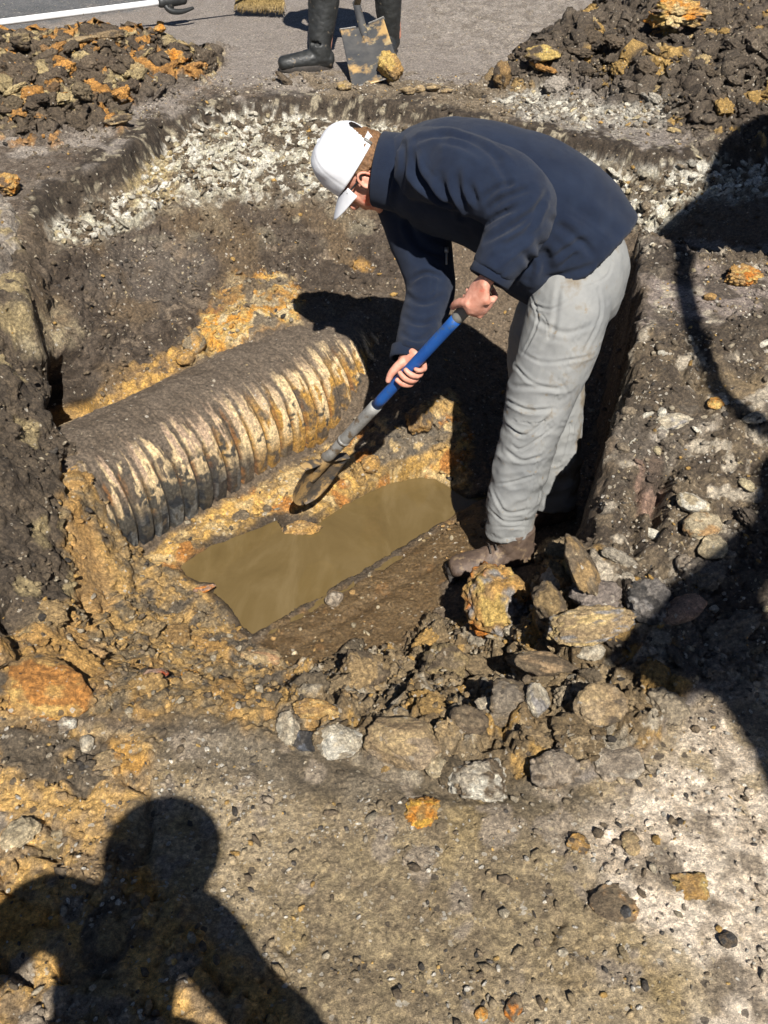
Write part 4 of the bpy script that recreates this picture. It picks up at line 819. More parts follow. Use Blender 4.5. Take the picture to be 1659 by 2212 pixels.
# ---------------------------------------------------------------- clods and stones that can be told apart
PAL = {'clay': ((.085, .063, .043), (.14, .107, .072)), 'brown': ((.13, .095, .06), (.22, .168, .105)), 'ochre': ((.50, .29, .085), (.34, .22, .10)), 'tan': ((.46, .34, .18), (.30, .215, .12)),
       'orange': ((.60, .24, .03), (.50, .33, .12)), 'white': ((.58, .52, .40), (.38, .32, .23)), 'grey': ((.24, .195, .145), (.35, .29, .22)), 'black': ((.035, .034, .034), (.10, .09, .08)),
       'pale': ((.50, .42, .28), (.36, .29, .18)), 'pink': ((.42, .27, .19), (.30, .20, .14)), 'purple': ((.20, .165, .14), (.28, .235, .20))}
def rockmesh(seed, k=4, planes=9, rough=.09, clump=.10, flat=0):
    r = np.random.default_rng(seed); V, F = ico(k); n = r.normal(size=(planes, 3)); n /= np.linalg.norm(n, axis=1)[:, None]; d = r.uniform(.60, .98, planes)
    q = V@n.T; rad = np.min(np.where(q > .05, d/np.maximum(q, .05), 9), axis=1); rad = np.minimum(rad, 1.08)
    o = r.uniform(-50, 50, 3); Q = V*rad[:, None]+o
    f1, f2, iv = worley(Q, 3.2, seed % 97); g1, g2, gv = worley(Q, 8.0, seed % 89)
    rad = rad*(1+clump*(1-f1/.7)*(.3+iv)-clump*.5*(1-ss(0, .1, f2-f1))+clump*.35*(1-g1/.7)+rough*fbm(Q, 2.2, 5, seed, .6)+rough*.35*fbm(Q, 14, 3, seed))
    W = V*rad[:, None]; return W, F, Q
def ccol(W, Q, c, seed, third=None, th=.18):
    a, b = c; t = np.clip(.5+1.5*fbm(Q, 2.0, 4, seed+5), 0, 1)[:, None]; col = np.array(a)*t+np.array(b)*(1-t)
    if third is not None:
        for c3 in (third if isinstance(third, list) else [third]):
            seed += 3; m = ss(th-.07, th+.07, fbm(Q, 1.5, 4, seed+9))[:, None]; col = col*(1-m)+np.array(c3)*m
    return col
def clod(name, X, Y, w_, h_, label, pal, third=None, seed=1, rot=0., thick=.8, planes=9, clump=.10, sink=.28, k=4, lift=0, th=.18, cat='clod', group=None, grit=.3, wet=0, tilt=None):
    p, n = hitg(X, Y+h_*.28); dep = (p-CAM)@CF; sc = dep/FPX; W, F, Q = rockmesh(seed, k, planes, .13, clump*1.5)
    W = W/np.abs(W).max(0)
    # half sizes: across the view, away from the view along the ground, and up
    a = w_/2*sc; hgt = h_/2*sc; up_ = hgt*thick*1.02; away = max(hgt*(1.15 if thick >= .6 else 1.6), a*.45)
    c_, s_ = math.cos(rot), math.sin(rot)
    W = W*np.array([a, away, up_]); R3 = np.array([[c_, 0, -s_], [0, 1, 0], [s_, 0, c_]]); W = W@R3.T
    if tilt is not None: ct, st = math.cos(tilt), math.sin(tilt); W = W@np.array([[1, 0, 0], [0, ct, -st], [0, st, ct]]).T
    org = p+np.array([0, 0, up_*(1-(sink+(.09 if 1380 < Y < 1720 else 0))*1.6)+lift]); low = float(W[:, 2].min())
    me = mesh_np(name, W+org, F); cattr(me, 'Col', ccol(W, Q, PAL[pal], seed, third, th)); cattr(me, 'Grit', np.tile([grit, wet, .1], (len(W), 1)))
    o = link(name, me, M_CLOD, None, tuple(org+np.array([0, 0, low]))); tag(o, label, cat, group); return o
OR = (.55, .20, .03); YE = (.55, .38, .12); RD = (.45, .07, .015); WH = (.62, .58, .48); BK = (.05, .047, .043); BR = (.13, .098, .065); GYC = (.30, .28, .26)
CL = [
 ('clay_clod', 1066, 1300, 158, 178, 'big yellow and orange clay clod with a red streak in front of the brown boot', 'ochre', [YE, OR, GYC], 11, 0, 1.0, 7, .10, .1, 5),
 ('clay_slab', 1262, 1345, 222, 86, 'long pale yellow clay slab lying below the pit wall right of the boot', 'tan', [(.60, .44, .20), GYC], 12, .22, .8, 8, .07, .2, 5),
 ('clay_clod', 1290, 1290, 130, 90, 'grey-purple lump of clay just behind the long pale yellow slab', 'purple', None, 13, .1, .8, 9, .1, .25, 4),
 ('clay_shard', 1250, 1240, 56, 130, 'thin upright brown clay shard standing at the foot of the right wall', 'brown', [(.33, .22, .10)], 14, .5, 1.2, 6, .07, .1, 4),
 ('clay_clod', 1185, 1300, 80, 110, 'dull brown crumbly clod leaning on the right side of the big orange-streaked clod', 'brown', [(.30, .21, .1)], 15, 0, .9, 8, .12, .3, 4),
 ('stone_slab', 1192, 1428, 170, 56, 'narrow brown slab of stone lying below the long pale yellow slab', 'brown', [(.36, .25, .14)], 16, -.16, .7, 7, .05, .2, 4),
 ('stone', 1292, 1512, 125, 100, 'diamond-shaped tan rock amid the rubble, left of the pointed shadow', 'tan', [BR, (.40, .30, .18)], 17, .1, .8, 5, .03, .15, 5),
 ('stone', 1238, 1556, 118, 46, 'flat pale grey stone just below the diamond-shaped rock', 'grey', None, 18, .0, .6, 6, .03, .2, 4),
 ('stone', 1160, 1505, 46, 78, 'upright white and grey stone in the middle of the rubble', 'white', [GYC], 19, .5, .9, 7, .06, .2, 4),
 ('stone', 1275, 1405, 66, 40, 'small white stone at the right end of the narrow brown slab', 'white', None, 20, .3, .8, 7, .05, .2, 3),
 ('boulder', 878, 1580, 188, 120, 'largest rounded tan boulder on the near rim of the pit', 'tan', [(.34, .26, .17)], 21, 0, .75, 12, .04, .25, 5),
 ('stone', 730, 1590, 108, 78, 'white rock with one sooty black side left of the tan boulder', 'white', [(.66, .62, .52)], 22, 0, .8, 7, .06, .2, 5),
 ('stone', 668, 1592, 74, 56, 'black rock tucked against the white rock on the near rim', 'black', [(.12, .13, .15)], 23, 0, .8, 7, .06, .25, 4),
 ('stone', 622, 1562, 56, 74, 'rough white stone left of the black rock on the near rim', 'white', None, 24, .2, .8, 8, .10, .25, 4),
 ('clay_clod', 682, 1527, 108, 54, 'bright ochre clod lying just above the white rock on the near rim', 'ochre', [(.62, .42, .17)], 25, -.2, .8, 8, .10, .2, 5),
 ('clay_clod', 788, 1440, 112, 118, 'round muddy brown clod at the lower edge of the wet ledge', 'brown', [(.34, .24, .12)], 26, .2, .9, 12, .12, .2, 5),
 ('clay_clod', 965, 1420, 120, 90, 'crumbly olive clod right of the round muddy clod', 'brown', [(.27, .20, .10)], 27, 0, .85, 10, .16, .3, 4),
 ('clay_clod', 1095, 1500, 110, 110, 'big brown clod in the rubble left of the upright white stone', 'brown', [(.24, .2, .15)], 28, 0, .8, 9, .09, .3, 4),
 ('clay_clod', 1010, 1545, 90, 80, 'earthy brown clod just right of the tan boulder', 'brown', None, 29, 0, .8, 9, .12, .3, 4),
 ('clay_clod', 1040, 1660, 150, 110, 'grey-brown clod studded with pale grit, below the tan boulder', 'brown', [(.40, .35, .27), WH], 30, 0, .7, 11, .12, .3, 5),
 ('stone', 940, 1642, 54, 60, 'pale yellow broken stone beneath the tan boulder', 'pale', None, 31, 0, .8, 7, .06, .3, 4),
 ('clay_clod', 1190, 1640, 130, 90, 'low grey gravelly clod on the near rim below the flat pale stone', 'grey', [BR], 32, 0, .6, 11, .12, .35, 4),
 ('clay_clod', 1330, 1625, 150, 90, 'pale grey clod at the foot of the dark furrow in the rubble', 'grey', [(.50, .44, .35)], 33, .1, .5, 12, .1, .4, 4),
 ('stone', 722, 1290, 42, 34, 'small grey pebble-like stone alone on the wet brown ledge', 'grey', None, 34, 0, .9, 12, .04, .2, 4),
 ('clay_clod', 852, 1090, 52, 40, 'small tan clod sticking out of the brown water', 'tan', None, 35, 0, .8, 12, .12, .2, 4),
 ('clay_clod', 652, 1136, 96, 46, 'ochre lump at the water edge below the shovel blade', 'ochre', [(.60, .42, .18)], 36, .15, .7, 10, .12, .3, 4),
 ('clay_clod', 606, 1158, 26, 16, 'tiny pale lump in the water left of the ochre lump', 'pale', None, 37, 0, .8, 10, .1, .2, 3),
 ('clay_clod', 443, 1270, 54, 22, 'flat pink-orange lump poking out at the left end of the water', 'pink', [OR], 38, .2, .7, 8, .08, .2, 3),
 ('clay_clod', 105, 1462, 230, 150, 'huge yellow-ochre clod at the left edge of the pit', 'ochre', [(.56, .36, .12), (.44, .20, .05)], 39, -.1, .6, 10, .06, .25, 5),
 ('clay_clod', -10, 1400, 120, 110, 'yellow clod cut by the left picture edge above the huge ochre clod', 'ochre', [(.28, .2, .11)], 40, 0, .6, 9, .06, .25, 4),
 ('stone', 48, 1790, 100, 70, 'larger cream stone of the pair by the photographer shadow', 'pale', [(.64, .52, .33)], 41, .2, .6, 8, .06, .25, 5),
 ('stone', 128, 1795, 56, 40, 'smaller cream stone of the pair by the photographer shadow', 'pale', None, 42, .3, .6, 8, .05, .2, 4),
 ('clay_lump', 912, 1740, 84, 56, 'bright orange crumb of clay alone on the scraped ground in front', 'orange', [(.62, .36, .06)], 43, .3, .5, 10, .16, .2, 5),
 ('clay_lump', 1248, 1815, 52, 36, 'flat ochre lump on the scraped ground at right', 'ochre', [BR], 44, 0, .4, 10, .1, .3, 4),
 ('stone', 1362, 1812, 42, 42, 'pale yellow split stone right of the flat ochre lump', 'tan', [(.62, .48, .24)], 45, 0, .5, 7, .05, .3, 4),
 ('stone', 1215, 2054, 26, 18, 'small bright white stone on the scraped ground in front', 'white', None, 46, .4, .7, 8, .03, .2, 3),
 ('clay_lump', 1335, 1935, 130, 62, 'flat reddish-brown lump half sunk in the scraped ground at right', 'brown', [(.38, .24, .12)], 47, -.1, .25, 9, .05, .45, 4),
 ('stone', 1348, 1966, 30, 26, 'small blue-grey stone at the foot of the flat reddish lump', 'black', [(.14, .15, .16)], 48, 0, .7, 8, .04, .2, 3),
 ('clay_lump', 1492, 1905, 90, 46, 'crumbled yellow clay on the pale ground near the right edge', 'ochre', [(.58, .42, .16)], 49, 0, .35, 12, .18, .3, 4),
 ('stone', 1570, 2022, 50, 38, 'dark brown stone alone on the pale ground at lower right', 'black', [BR], 50, -.3, .6, 8, .05, .25, 4),
 ('clay_lump', 1040, 2185, 34, 30, 'small orange lump near the bottom of the ground in front', 'orange', None, 51, 0, .6, 9, .12, .2, 3),
 ('clay_lump', 1110, 2170, 46, 40, 'brown round lump beside the small orange lump at the bottom', 'brown', [OR], 52, 0, .5, 10, .08, .3, 3),
 ('stone', 1495, 1082, 78, 54, 'cream rock resting on the right bank, topmost of the three pale rocks', 'pale', [WH], 53, -.3, .8, 7, .06, .2, 4),
 ('stone', 1512, 1130, 86, 66, 'cream rock with rusty underside, middle of the three pale rocks on the right bank', 'pale', [(.42, .26, .12)], 54, .2, .8, 7, .06, .2, 4),
 ('stone', 1535, 1178, 66, 58, 'lowest of the three pale rocks on the right bank, at the shadow edge', 'pale', None, 55, .1, .8, 6, .05, .2, 4),
 ('stone', 1548, 1190, 34, 30, 'bright white rounded stone at the shadow edge on the right bank', 'white', (.78, .77, .74), 56, .8, .9, 12, .02, -.2, 4),
 ('stone', 1478, 1215, 44, 44, 'small blue-grey rock below the three pale rocks', 'grey', None, 57, 0, .8, 8, .06, .2, 3),
 ('stone', 1452, 905, 90, 46, 'flat whitish rock on top of the right bank', 'white', [GYC], 58, .1, .6, 8, .08, .2, 4),
 ('stone', 1630, 900, 60, 36, 'white rock on the right bank cut by the picture edge side', 'white', [BK], 59, .3, .6, 7, .08, .2, 4),
 ('stone', 1470, 1310, 110, 60, 'shaded red-brown rock at the left edge of the big shadow', 'pink', None, 60, .5, .7, 6, .03, .2, 4),
 ('clay_clod', 1400, 1290, 110, 96, 'sooty dark grey clod with fibrous surface below the right wall', 'black', [GYC, (.20, .18, .16)], 61, 0, .8, 11, .14, .3, 4),
 ('clay_clod', 1597, 596, 96, 52, 'crumbly orange clod on the flat grey strip of the right bank', 'ochre', [OR, YE], 62, 0, .8, 12, .20, .15, 5),
 ('clay_lump', 1533, 640, 30, 24, 'little ochre lump left below the crumbly orange clod on the right bank', 'ochre', None, 63, 0, .7, 9, .12, .2, 3),
 ('clay_lump', 1545, 868, 40, 34, 'small orange lump on the tan part of the right bank', 'orange', [YE], 64, 0, .7, 9, .12, .2, 3),
 ('clay_clod', 1452, 38, 150, 86, 'large bright orange and yellow clod on top of the far right heap', 'orange', [YE, (.60, .45, .22), (.14, .1, .07)], 65, 0, .9, 10, .22, .1, 5),
 ('clay_clod', 1082, 172, 46, 60, 'dark upright clod at the left foot of the far right heap', 'clay', [(.30, .19, .08)], 66, 0, 1.0, 9, .10, .15, 4),
 ('clay_clod', 1175, 118, 92, 50, 'brown clod with yellow spot left of the far right heap', 'clay', [(.50, .36, .12)], 67, 0, .8, 10, .14, .2, 4),
 ('clay_clod', 45, 90, 58, 48, 'round brown clod alone on the road below the white pole', 'clay', [(.26, .20, .11)], 68, 0, .9, 12, .18, .15, 4),
 ('clay_clod', 232, 78, 92, 32, 'brown clod lying behind the far left heap', 'clay', [(.28, .2, .11)], 69, 0, .9, 11, .18, .2, 4),
 ('clay_shard', 178, 84, 74, 16, 'long flat tan piece of clay behind the far left heap', 'tan', None, 70, .1, .7, 7, .06, .2, 3),
 ('clay_lump', 346, 62, 28, 22, 'small orange crumb on the road between white pole and heap', 'orange', None, 71, 0, .8, 8, .14, .2, 3),
 ('clay_lump', 345, 50, 20, 12, 'tiny orange crumb just above the other orange crumb on the road', 'orange', None, 72, 0, .8, 8, .14, .2, 3),
 ('clay_clod', 445, 136, 66, 62, 'round brown clod at the right end of the far left heap', 'clay', None, 73, 0, .9, 12, .16, .2, 4),
 ('clay_clod', 378, 130, 60, 46, 'vivid orange clod near the right end of the far left heap', 'orange', [BR], 74, 0, .9, 8, .2, .2, 4),
 ('clay_clod', 256, 258, 76, 26, 'brown lump at the near end of the far left heap', 'clay', [(.3, .22, .12)], 75, .2, .8, 10, .12, .2, 4),
 ('clay_clod', 16, 400, 68, 64, 'orange block with brown holes at the left picture edge', 'orange', [(.58, .36, .12), (.18, .12, .07)], 76, 0, .8, 10, .12, .15, 5),
 ('clay_lump', 745, 186, 36, 24, 'yellow clod on the ground left of the far shovel blade', 'tan', [YE], 77, 0, .9, 9, .1, .2, 4),
 ('clay_lump', 410, 1452, 44, 34, 'orange crumb of clay on the slope below the water', 'orange', [(.5, .32, .15)], 78, 0, .7, 9, .12, .2, 3),
 ('clay_lump', 330, 1452, 70, 26, 'reddish flat lump left of the orange crumb on the slope', 'pink', [RD], 79, -.1, .5, 9, .1, .3, 3),
 ('clay_clod', 565, 1410, 96, 44, 'pinkish tan lump at the lower left corner of the wet ledge', 'tan', [(.45, .27, .14)], 80, -.1, .7, 10, .12, .3, 4),
 ('clay_clod', 225, 1640, 96, 60, 'orange-tan clod half pressed into the ground above the photographer shadow', 'tan', [(.48, .26, .08)], 81, 0, .4, 10, .1, .35, 4),
 ('stone', 146, 1560, 42, 40, 'pale grey stone below the huge ochre clod', 'grey', [WH], 82, 0, .7, 8, .06, .2, 4),
 ('stone', 186, 1600, 36, 40, 'whitish stone right below the pale grey stone', 'white', None, 83, 0, .6, 8, .06, .2, 3),
 ('clay_clod', 905, 905, 60, 70, 'orange-brown clod in the corner between handle shadow and pit wall', 'ochre', [BR], 84, .2, .9, 8, .1, .2, 4),
 ('clay_clod', 800, 995, 44, 50, 'ochre lump on the dark mud right of the shovel socket', 'ochre', None, 85, 0, .7, 8, .08, .3, 4),
 ('clay_clod', 420, 742, 56, 54, 'grey-ochre round lump behind the pipe at the end of the orange patch', 'ochre', [(.24, .19, .12)], 86, 0, .9, 10, .05, .2, 4),
 ('clay_shard', 400, 775, 50, 40, 'pointed ochre shard between the wall and the top of the pipe', 'ochre', None, 87, .5, 1.0, 5, .05, .15, 3),
]
for (nm, X, Y, w_, h_, lab, pal, third, sd_, rot, thick, pl, cl_, sink, k) in CL:
    clod(nm, X, Y, w_, h_, lab, pal, third, sd_*7+1, rot, thick, pl, cl_, sink, k, th=.14, cat={'stone': 'stone', 'boulder': 'boulder', 'stone_slab': 'stone', 'clay_slab': 'clod', 'clay_clod': 'clod', 'clay_shard': 'clod', 'clay_lump': 'lump of clay'}[nm])

# ---------------------------------------------------------------- crumbs, gravel and heaped clods that nobody could count
def scatter(name, label, n, dens, smin, smax, lvl, palette, seed, power=2.2, grit=.2, own=.55, nvar=10, embed=.25, angular=False):
    r = np.random.default_rng(seed); area = np.ones(nv)
    vis = (np.abs(GX) < 2.29) & (GY > .71) & (GY < 5.69) & (DX > -250) & (DX < 1900) & (DY > -60) & (DY < 2400)
    p = dens*vis; p = p/p.sum(); ii = r.choice(nv, n, p=p)
    size = smin+(smax-smin)*r.random(n)**power
    TV = [rockmesh(seed*31+k, lvl, (5 if angular else 8), .16, (.0 if lvl < 2 else .10 if angular else .30)) for k in range(nvar)]; F0 = TV[0][1]; m = len(TV[0][0])
    T = np.stack([t[0] for t in TV])[r.integers(0, nvar, n)]                      # n, m, 3
    ang = r.random(n)*6.283; ca, sa_ = np.cos(ang), np.sin(ang); sc = np.stack([size*r.uniform(.8, 1.7, n), size*r.uniform(.55, 1.1, n), size*r.uniform(.4, .95, n)], 1)
    T = T*sc[:, None, :]; x = T[..., 0]*ca[:, None]-T[..., 1]*sa_[:, None]; y = T[..., 0]*sa_[:, None]+T[..., 1]*ca[:, None]
    tl = r.normal(0, .35, n); z = T[..., 2]*np.cos(tl)[:, None]+x*np.sin(tl)[:, None]
    pos = GT[ii]+Nn[ii]*(sc[:, 2]*(1-embed*2))[:, None]+np.stack([r.uniform(-.004, .004, n), r.uniform(-.004, .004, n), np.zeros(n)], 1)
    keepm = np.hypot(pos[:, 0]-.30, pos[:, 1]-2.40) > (.20 if name not in ('gravel',) else 0)
    pos[~keepm, 2] -= .5
    V = np.stack([x+pos[:, 0:1], y+pos[:, 1:2], z+pos[:, 2:3]], -1).reshape(-1, 3)
    F = (F0[None]+(np.arange(n)*m)[:, None, None]).reshape(-1, 3)
    pl = np.array([c for c, _ in palette]); wt = np.array([q for _, q in palette]); pc_ = pl[r.choice(len(pl), n, p=wt/wt.sum())]
    o_ = (r.random(n) < own)[:, None]; col = np.where(o_, CG[ii]*r.uniform(.75, 1.35, n)[:, None], pc_*r.uniform(.75, 1.2, n)[:, None])
    me = mesh_np(name, V, F, lvl > 1); cattr(me, 'Col', np.repeat(col, m, axis=0)); cattr(me, 'Grit', np.tile([grit, 0, 0], (len(V), 1)))
    me.materials.append(M_CLOD); o = bpy.data.objects.new(name, me); COL.objects.link(o); tag(o, label, None, None, 'stuff'); o['category'] = 'debris'; return o
heap = np.clip(RM['spoil_left']*1.0+RM['spoil_right']*.8, 0, 1)*np.where(ZL > .02, 1, .15)
scatter('heaped_clods', 'brown and orange clods heaped beyond the far rim of the pit', 1500, heap*np.where(GY < 5.69, 1, 0)+RM['apron_far']*.05, .008, .050, 4, [((.12, .09, .06), 6), ((.44, .23, .07), 1), ((.40, .30, .15), 1)], 5, 2.6, .1, .75, 14, .34)
rub = np.clip(RM['rubble']+.55*RM['shade_fines']+.30*RM['mud_ochre']+.20*RM['front_left'], 0, 1)*(1-.9*(WET > .5))*(GT[:, 2] > ZW)
scatter('rubble_clods', 'earth clods and broken stone tumbled at the near side of the pit', 480, rub, .007, .050, 4, [((.18, .14, .09), 5), ((.42, .37, .29), 3), ((.42, .27, .10), 2)], 6, 3.4, .6, .85, 14, .52)
wh = np.clip(RM['limestone']+RM['white_right']+.5*RM['bank_white']+.10*RM['bank_right'], 0, 1)
scatter('limestone_rubble', 'white crushed limestone on the far slope and right bank', 4800, wh, .003, .020, 2, [((.62, .58, .48), 6), ((.50, .42, .26), 2), ((.20, .16, .11), 3)], 8, 3.2, .3, .6, 16, .34, True)
scatter('soil_crumbs', 'small crumbs of soil scattered over the dug ground', 17000, CRU*(1-.85*(WET > .5))*(GT[:, 2] > ZW+.003)*(.2+ss(-.1, .3, nA)), .003, .013, 1, [((.17, .13, .085), 5), ((.42, .36, .26), 2), ((.45, .28, .09), 1.2), ((.07, .06, .05), 1)], 9, 2.5, .1, .6, 14, .2)
scatter('gravel', 'small pale and dark gravel scattered over the road and scraped ground', 12000, ((RM['near']+RM['road_gravel']*1.5+RM['bank_right']+.9*RM['road']*(DY < 260)*(RM['pit'] < .5))*(RM['rubble'] < .5))*(.15+ss(.0, .35, nA)), .0015, .0065, 1, [((.60, .56, .48), 4), ((.42, .36, .27), 3), ((.09, .08, .07), 2.2), ((.50, .33, .12), 1)], 10, 3.0, .0, .25, 14, .15)
scatter('ledge_grit', 'wet grit and crumbs strewn along the muddy ledge', 130, RM['ledge']*(GT[:, 2] > ZW+.002), .0025, .010, 2, [((.50, .42, .28), 3), ((.40, .25, .10), 2)], 12, 3.5, .2, .25, 10, .2)
# ---------------------------------------------------------------- far side: pole, broom, standing person, square shovel
M_WHITE = mat('white_paint_pole', (.70, .70, .70), (.80, .80, .79), 14, .45, .15, 200, spots=[((.30, .26, .21), 30, .68)])
M_RUBBER = mat('muddy_rubber', (.010, .011, .011), (.022, .023, .022), 20, .42, .4, 60, r2=.75, spots=[((.14, .11, .075), 26, .66)])
M_DARKCLOTH = mat('dark_workwear', (.012, .012, .014), (.025, .024, .026), 14, .9, .4, 300)
M_BRIST = mat('broom_bristle', (.10, .065, .02), (.42, .30, .12), 90, .6)
A0 = atz(-90, 60, .13); A1 = atz(352, 4, .15)
pr = empty('white_pole', (A0+A1)/2-np.array([0, 0, .12])); tag(pr, 'long thin white pole with a black clamp, lying across the road at top left', 'pole')
g = Geo(); add(g, tube([A0, (A0+A1)/2, A1], .0185, 18, 4)); g.build('rod', M_WHITE, pr)
pd = unit(A1-A0); g = Geo(); q = A1
add(g, tube([q-pd*.02, q+pd*.06, q+pd*.14], [.032, .034, .030], 18, 4, dome=True)); add(g, tube([q+pd*.0+CU*.02, q+pd*.02-CU*.03, q+pd*.06-CU*.065, q+pd*.13-CU*.075, q+pd*.20-CU*.062], [.014, .017, .018, .015, .009], 14, 5, dome=True))
add(g, boxg(q+pd*.05-CU*.01, [pd*.020, CU*.045, CB*.020], .006)); g.build('clamp', M_RUBBER, pr)
g = Geo(); add(g, tube([q+pd*.12, q+pd*.35+np.array([0, 0, .02]), q+pd*.6+np.array([0, 0, .05])], .012, 12, 4)); g.build('rear_rod', M_RUBBER, pr)
bb0 = atz(560, 4, .09); br_ = empty('push_broom', bb0-np.array([0, 0, .09])); tag(br_, 'bristly push broom lying on the road behind the booted person, half out of the picture', 'broom')
bx = unit(np.array([.95, -.25, 0])); g = Geo(); add(g, boxg(bb0+np.array([0, .06, .03]), [bx*.17, np.cross([0, 0, 1.], bx)*.035, np.array([0, 0, .022])], .008)); g.build('head', M_DARKCLOTH, br_)
g = Geo()
for k in range(700):
    u = rnd.uniform(-1, 1); p = bb0+np.array([0, .06, .02])+bx*u*.165+np.array([0, rnd.uniform(-.03, .02), 0]); dn = unit(np.array([rnd.uniform(-.25, .25), -.8+rnd.uniform(-.3, .3), -.62+rnd.uniform(-.2, .2)]))
    add(g, tube([p, p+dn*.055, p+dn*rnd.uniform(.09, .12)], [.0016, .0014, .0008], 4, 1))
o = g.build('bristles', M_BRIST, br_); tag(o, kind='stuff')
g = Geo(); add(g, tube([bb0+np.array([.02, .08, .05]), bb0+np.array([.25, .7, .35]), bb0+np.array([.45, 1.2, .6])], .014, 12, 3)); g.build('handle', M_GRIP, br_)
# the person at the far rim: rubber boots, dark trousers and jacket (only the boots are in the picture)
F1 = atz(690, 150, 0.0); F2 = atz(842, 118, 0.0)
zz = np.array([0, 0, 1.]); hip = (F1+F2)/2+np.array([.05, .10, .92])
pb = Geo()
for F_, s in ((F1, -1), (F2, 1)):
    ank = F_+zz*.09+np.array([.03, .02, 0]); kn_ = ank*.45+(hip+np.array([s*.09, 0, 0]))*.55+np.array([0, -.04, 0])
    add(pb, loft([(hip+np.array([s*.09, 0, -.02]), .075, .075), (kn_, .052, .052), (ank, .036, .036)], CB, 16, 5)); add(pb, loft([(ank, .036, .036), (F_+np.array([-.09*1, -.02, .045]), .035, .028)], CB, 14, 4))
add(pb, loft([(hip, .10, .15), (hip+zz*.25, .09, .13), (hip+zz*.50+np.array([0, -.04, 0]), .10, .17)], [0, 1., 0], 22, 5)); hd = hip+np.array([0, -.08, .78])
add(pb, loft([(hip+zz*.52, .05, .055), (hip+np.array([0, -.05, .64]), .048, .05), (hd, .05, .05)], [0, 1., 0], 18, 4)); add(pb, ellipsoid(hd, [CR*.075, np.array([0, .095, 0]), zz*.115])); add(pb, ellipsoid(hd+np.array([0, -.095, -.02]), [CR*.014, np.array([0, .018, 0]), zz*.022], 2))
for s in (1, -1): add(pb, ellipsoid(hd+np.array([s*.076, .005, -.01]), [CR*.012, np.array([0, .022, 0]), zz*.03], 2))
hT = atz(796, 20, .5); hT = np.array([hip[0]+.10, hip[1]-.42, 1.02])
for s in (1, -1):
    sh = hip+np.array([s*.19, -.04, .46]); el = sh+np.array([s*.06, -.12, -.26]); wr = hT+np.array([s*.03, .05, s*.05-.03])
    add(pb, loft([(sh, .05, .05), (el, .04, .04), (wr, .026, .026)], [0, 1., 0], 16, 5))
    for k in range(4): add(pb, loft([(wr+np.array([0, -.01, .02-.018*k]), .010, .010), (wr+np.array([-s*.03, -.055, .02-.018*k]), .009, .009), (wr+np.array([-s*.055, -.03, .02-.018*k]), .007, .007)], zz, 8, 4))
    add(pb, loft([(wr, .014, .014), (wr+np.array([-s*.01, -.045, .045]), .010, .010), (wr+np.array([-s*.03, -.06, .05]), .008, .008)], zz, 8, 4))
bme2 = fuse(pb, .006, 4); p2 = link('person', bme2, skin); p2['_o'] = [0.0, 0.0, 0.0]; tag(p2, 'person standing at the far rim in muddy black rubber boots, seen only below the knees', 'person')
g = Geo(); add(g, loft([(hip+zz*.06, .15, .18), (hip+zz*.0, .15, .18)], [0, 1., 0], 22, 3))
for F_, s in ((F1, -1), (F2, 1)):
    kn_ = F_*.45+(hip+np.array([s*.09, 0, 0]))*.55+np.array([0, -.04, .05]); add(g, loft([(hip+np.array([s*.09, 0, 0]), .11, .11), (kn_, .085, .085), (kn_*.75+F_*.25, .08, .08)], CB, 20, 5, dome=False))
link('dark_trousers', fuse(g, .008, 6), M_DARKCLOTH, p2)
g = Geo(); add(g, loft([(hip-zz*.08, .155, .20), (hip+zz*.2, .15, .19), (hip+zz*.45+np.array([0, -.03, 0]), .15, .22), (hip+zz*.55+np.array([0, -.05, 0]), .09, .10)], [0, 1., 0], 26, 5))
for s in (1, -1):
    sh = hip+np.array([s*.19, -.04, .46]); el = sh+np.array([s*.06, -.12, -.26]); wr = hT+np.array([s*.03, .05, s*.05-.03]); add(g, loft([(sh, .075, .075), (el, .06, .06), (wr*.9+el*.1, .045, .045)], [0, 1., 0], 18, 5, dome=False))
link('dark_jacket', fuse(g, .008, 6), M_DARKCLOTH, p2)
g = Geo(); add(g, ellipsoid(hd+np.array([0, .01, .05]), [CR*.088, np.array([0, .11, 0]), zz*.085])); add(g, boxg(hd+np.array([0, -.12, .045]), [CR*.06, np.array([0, .05, 0]), zz*.004], .003)); link('cap', fuse(g, .006, 4), M_DARKCLOTH, p2)
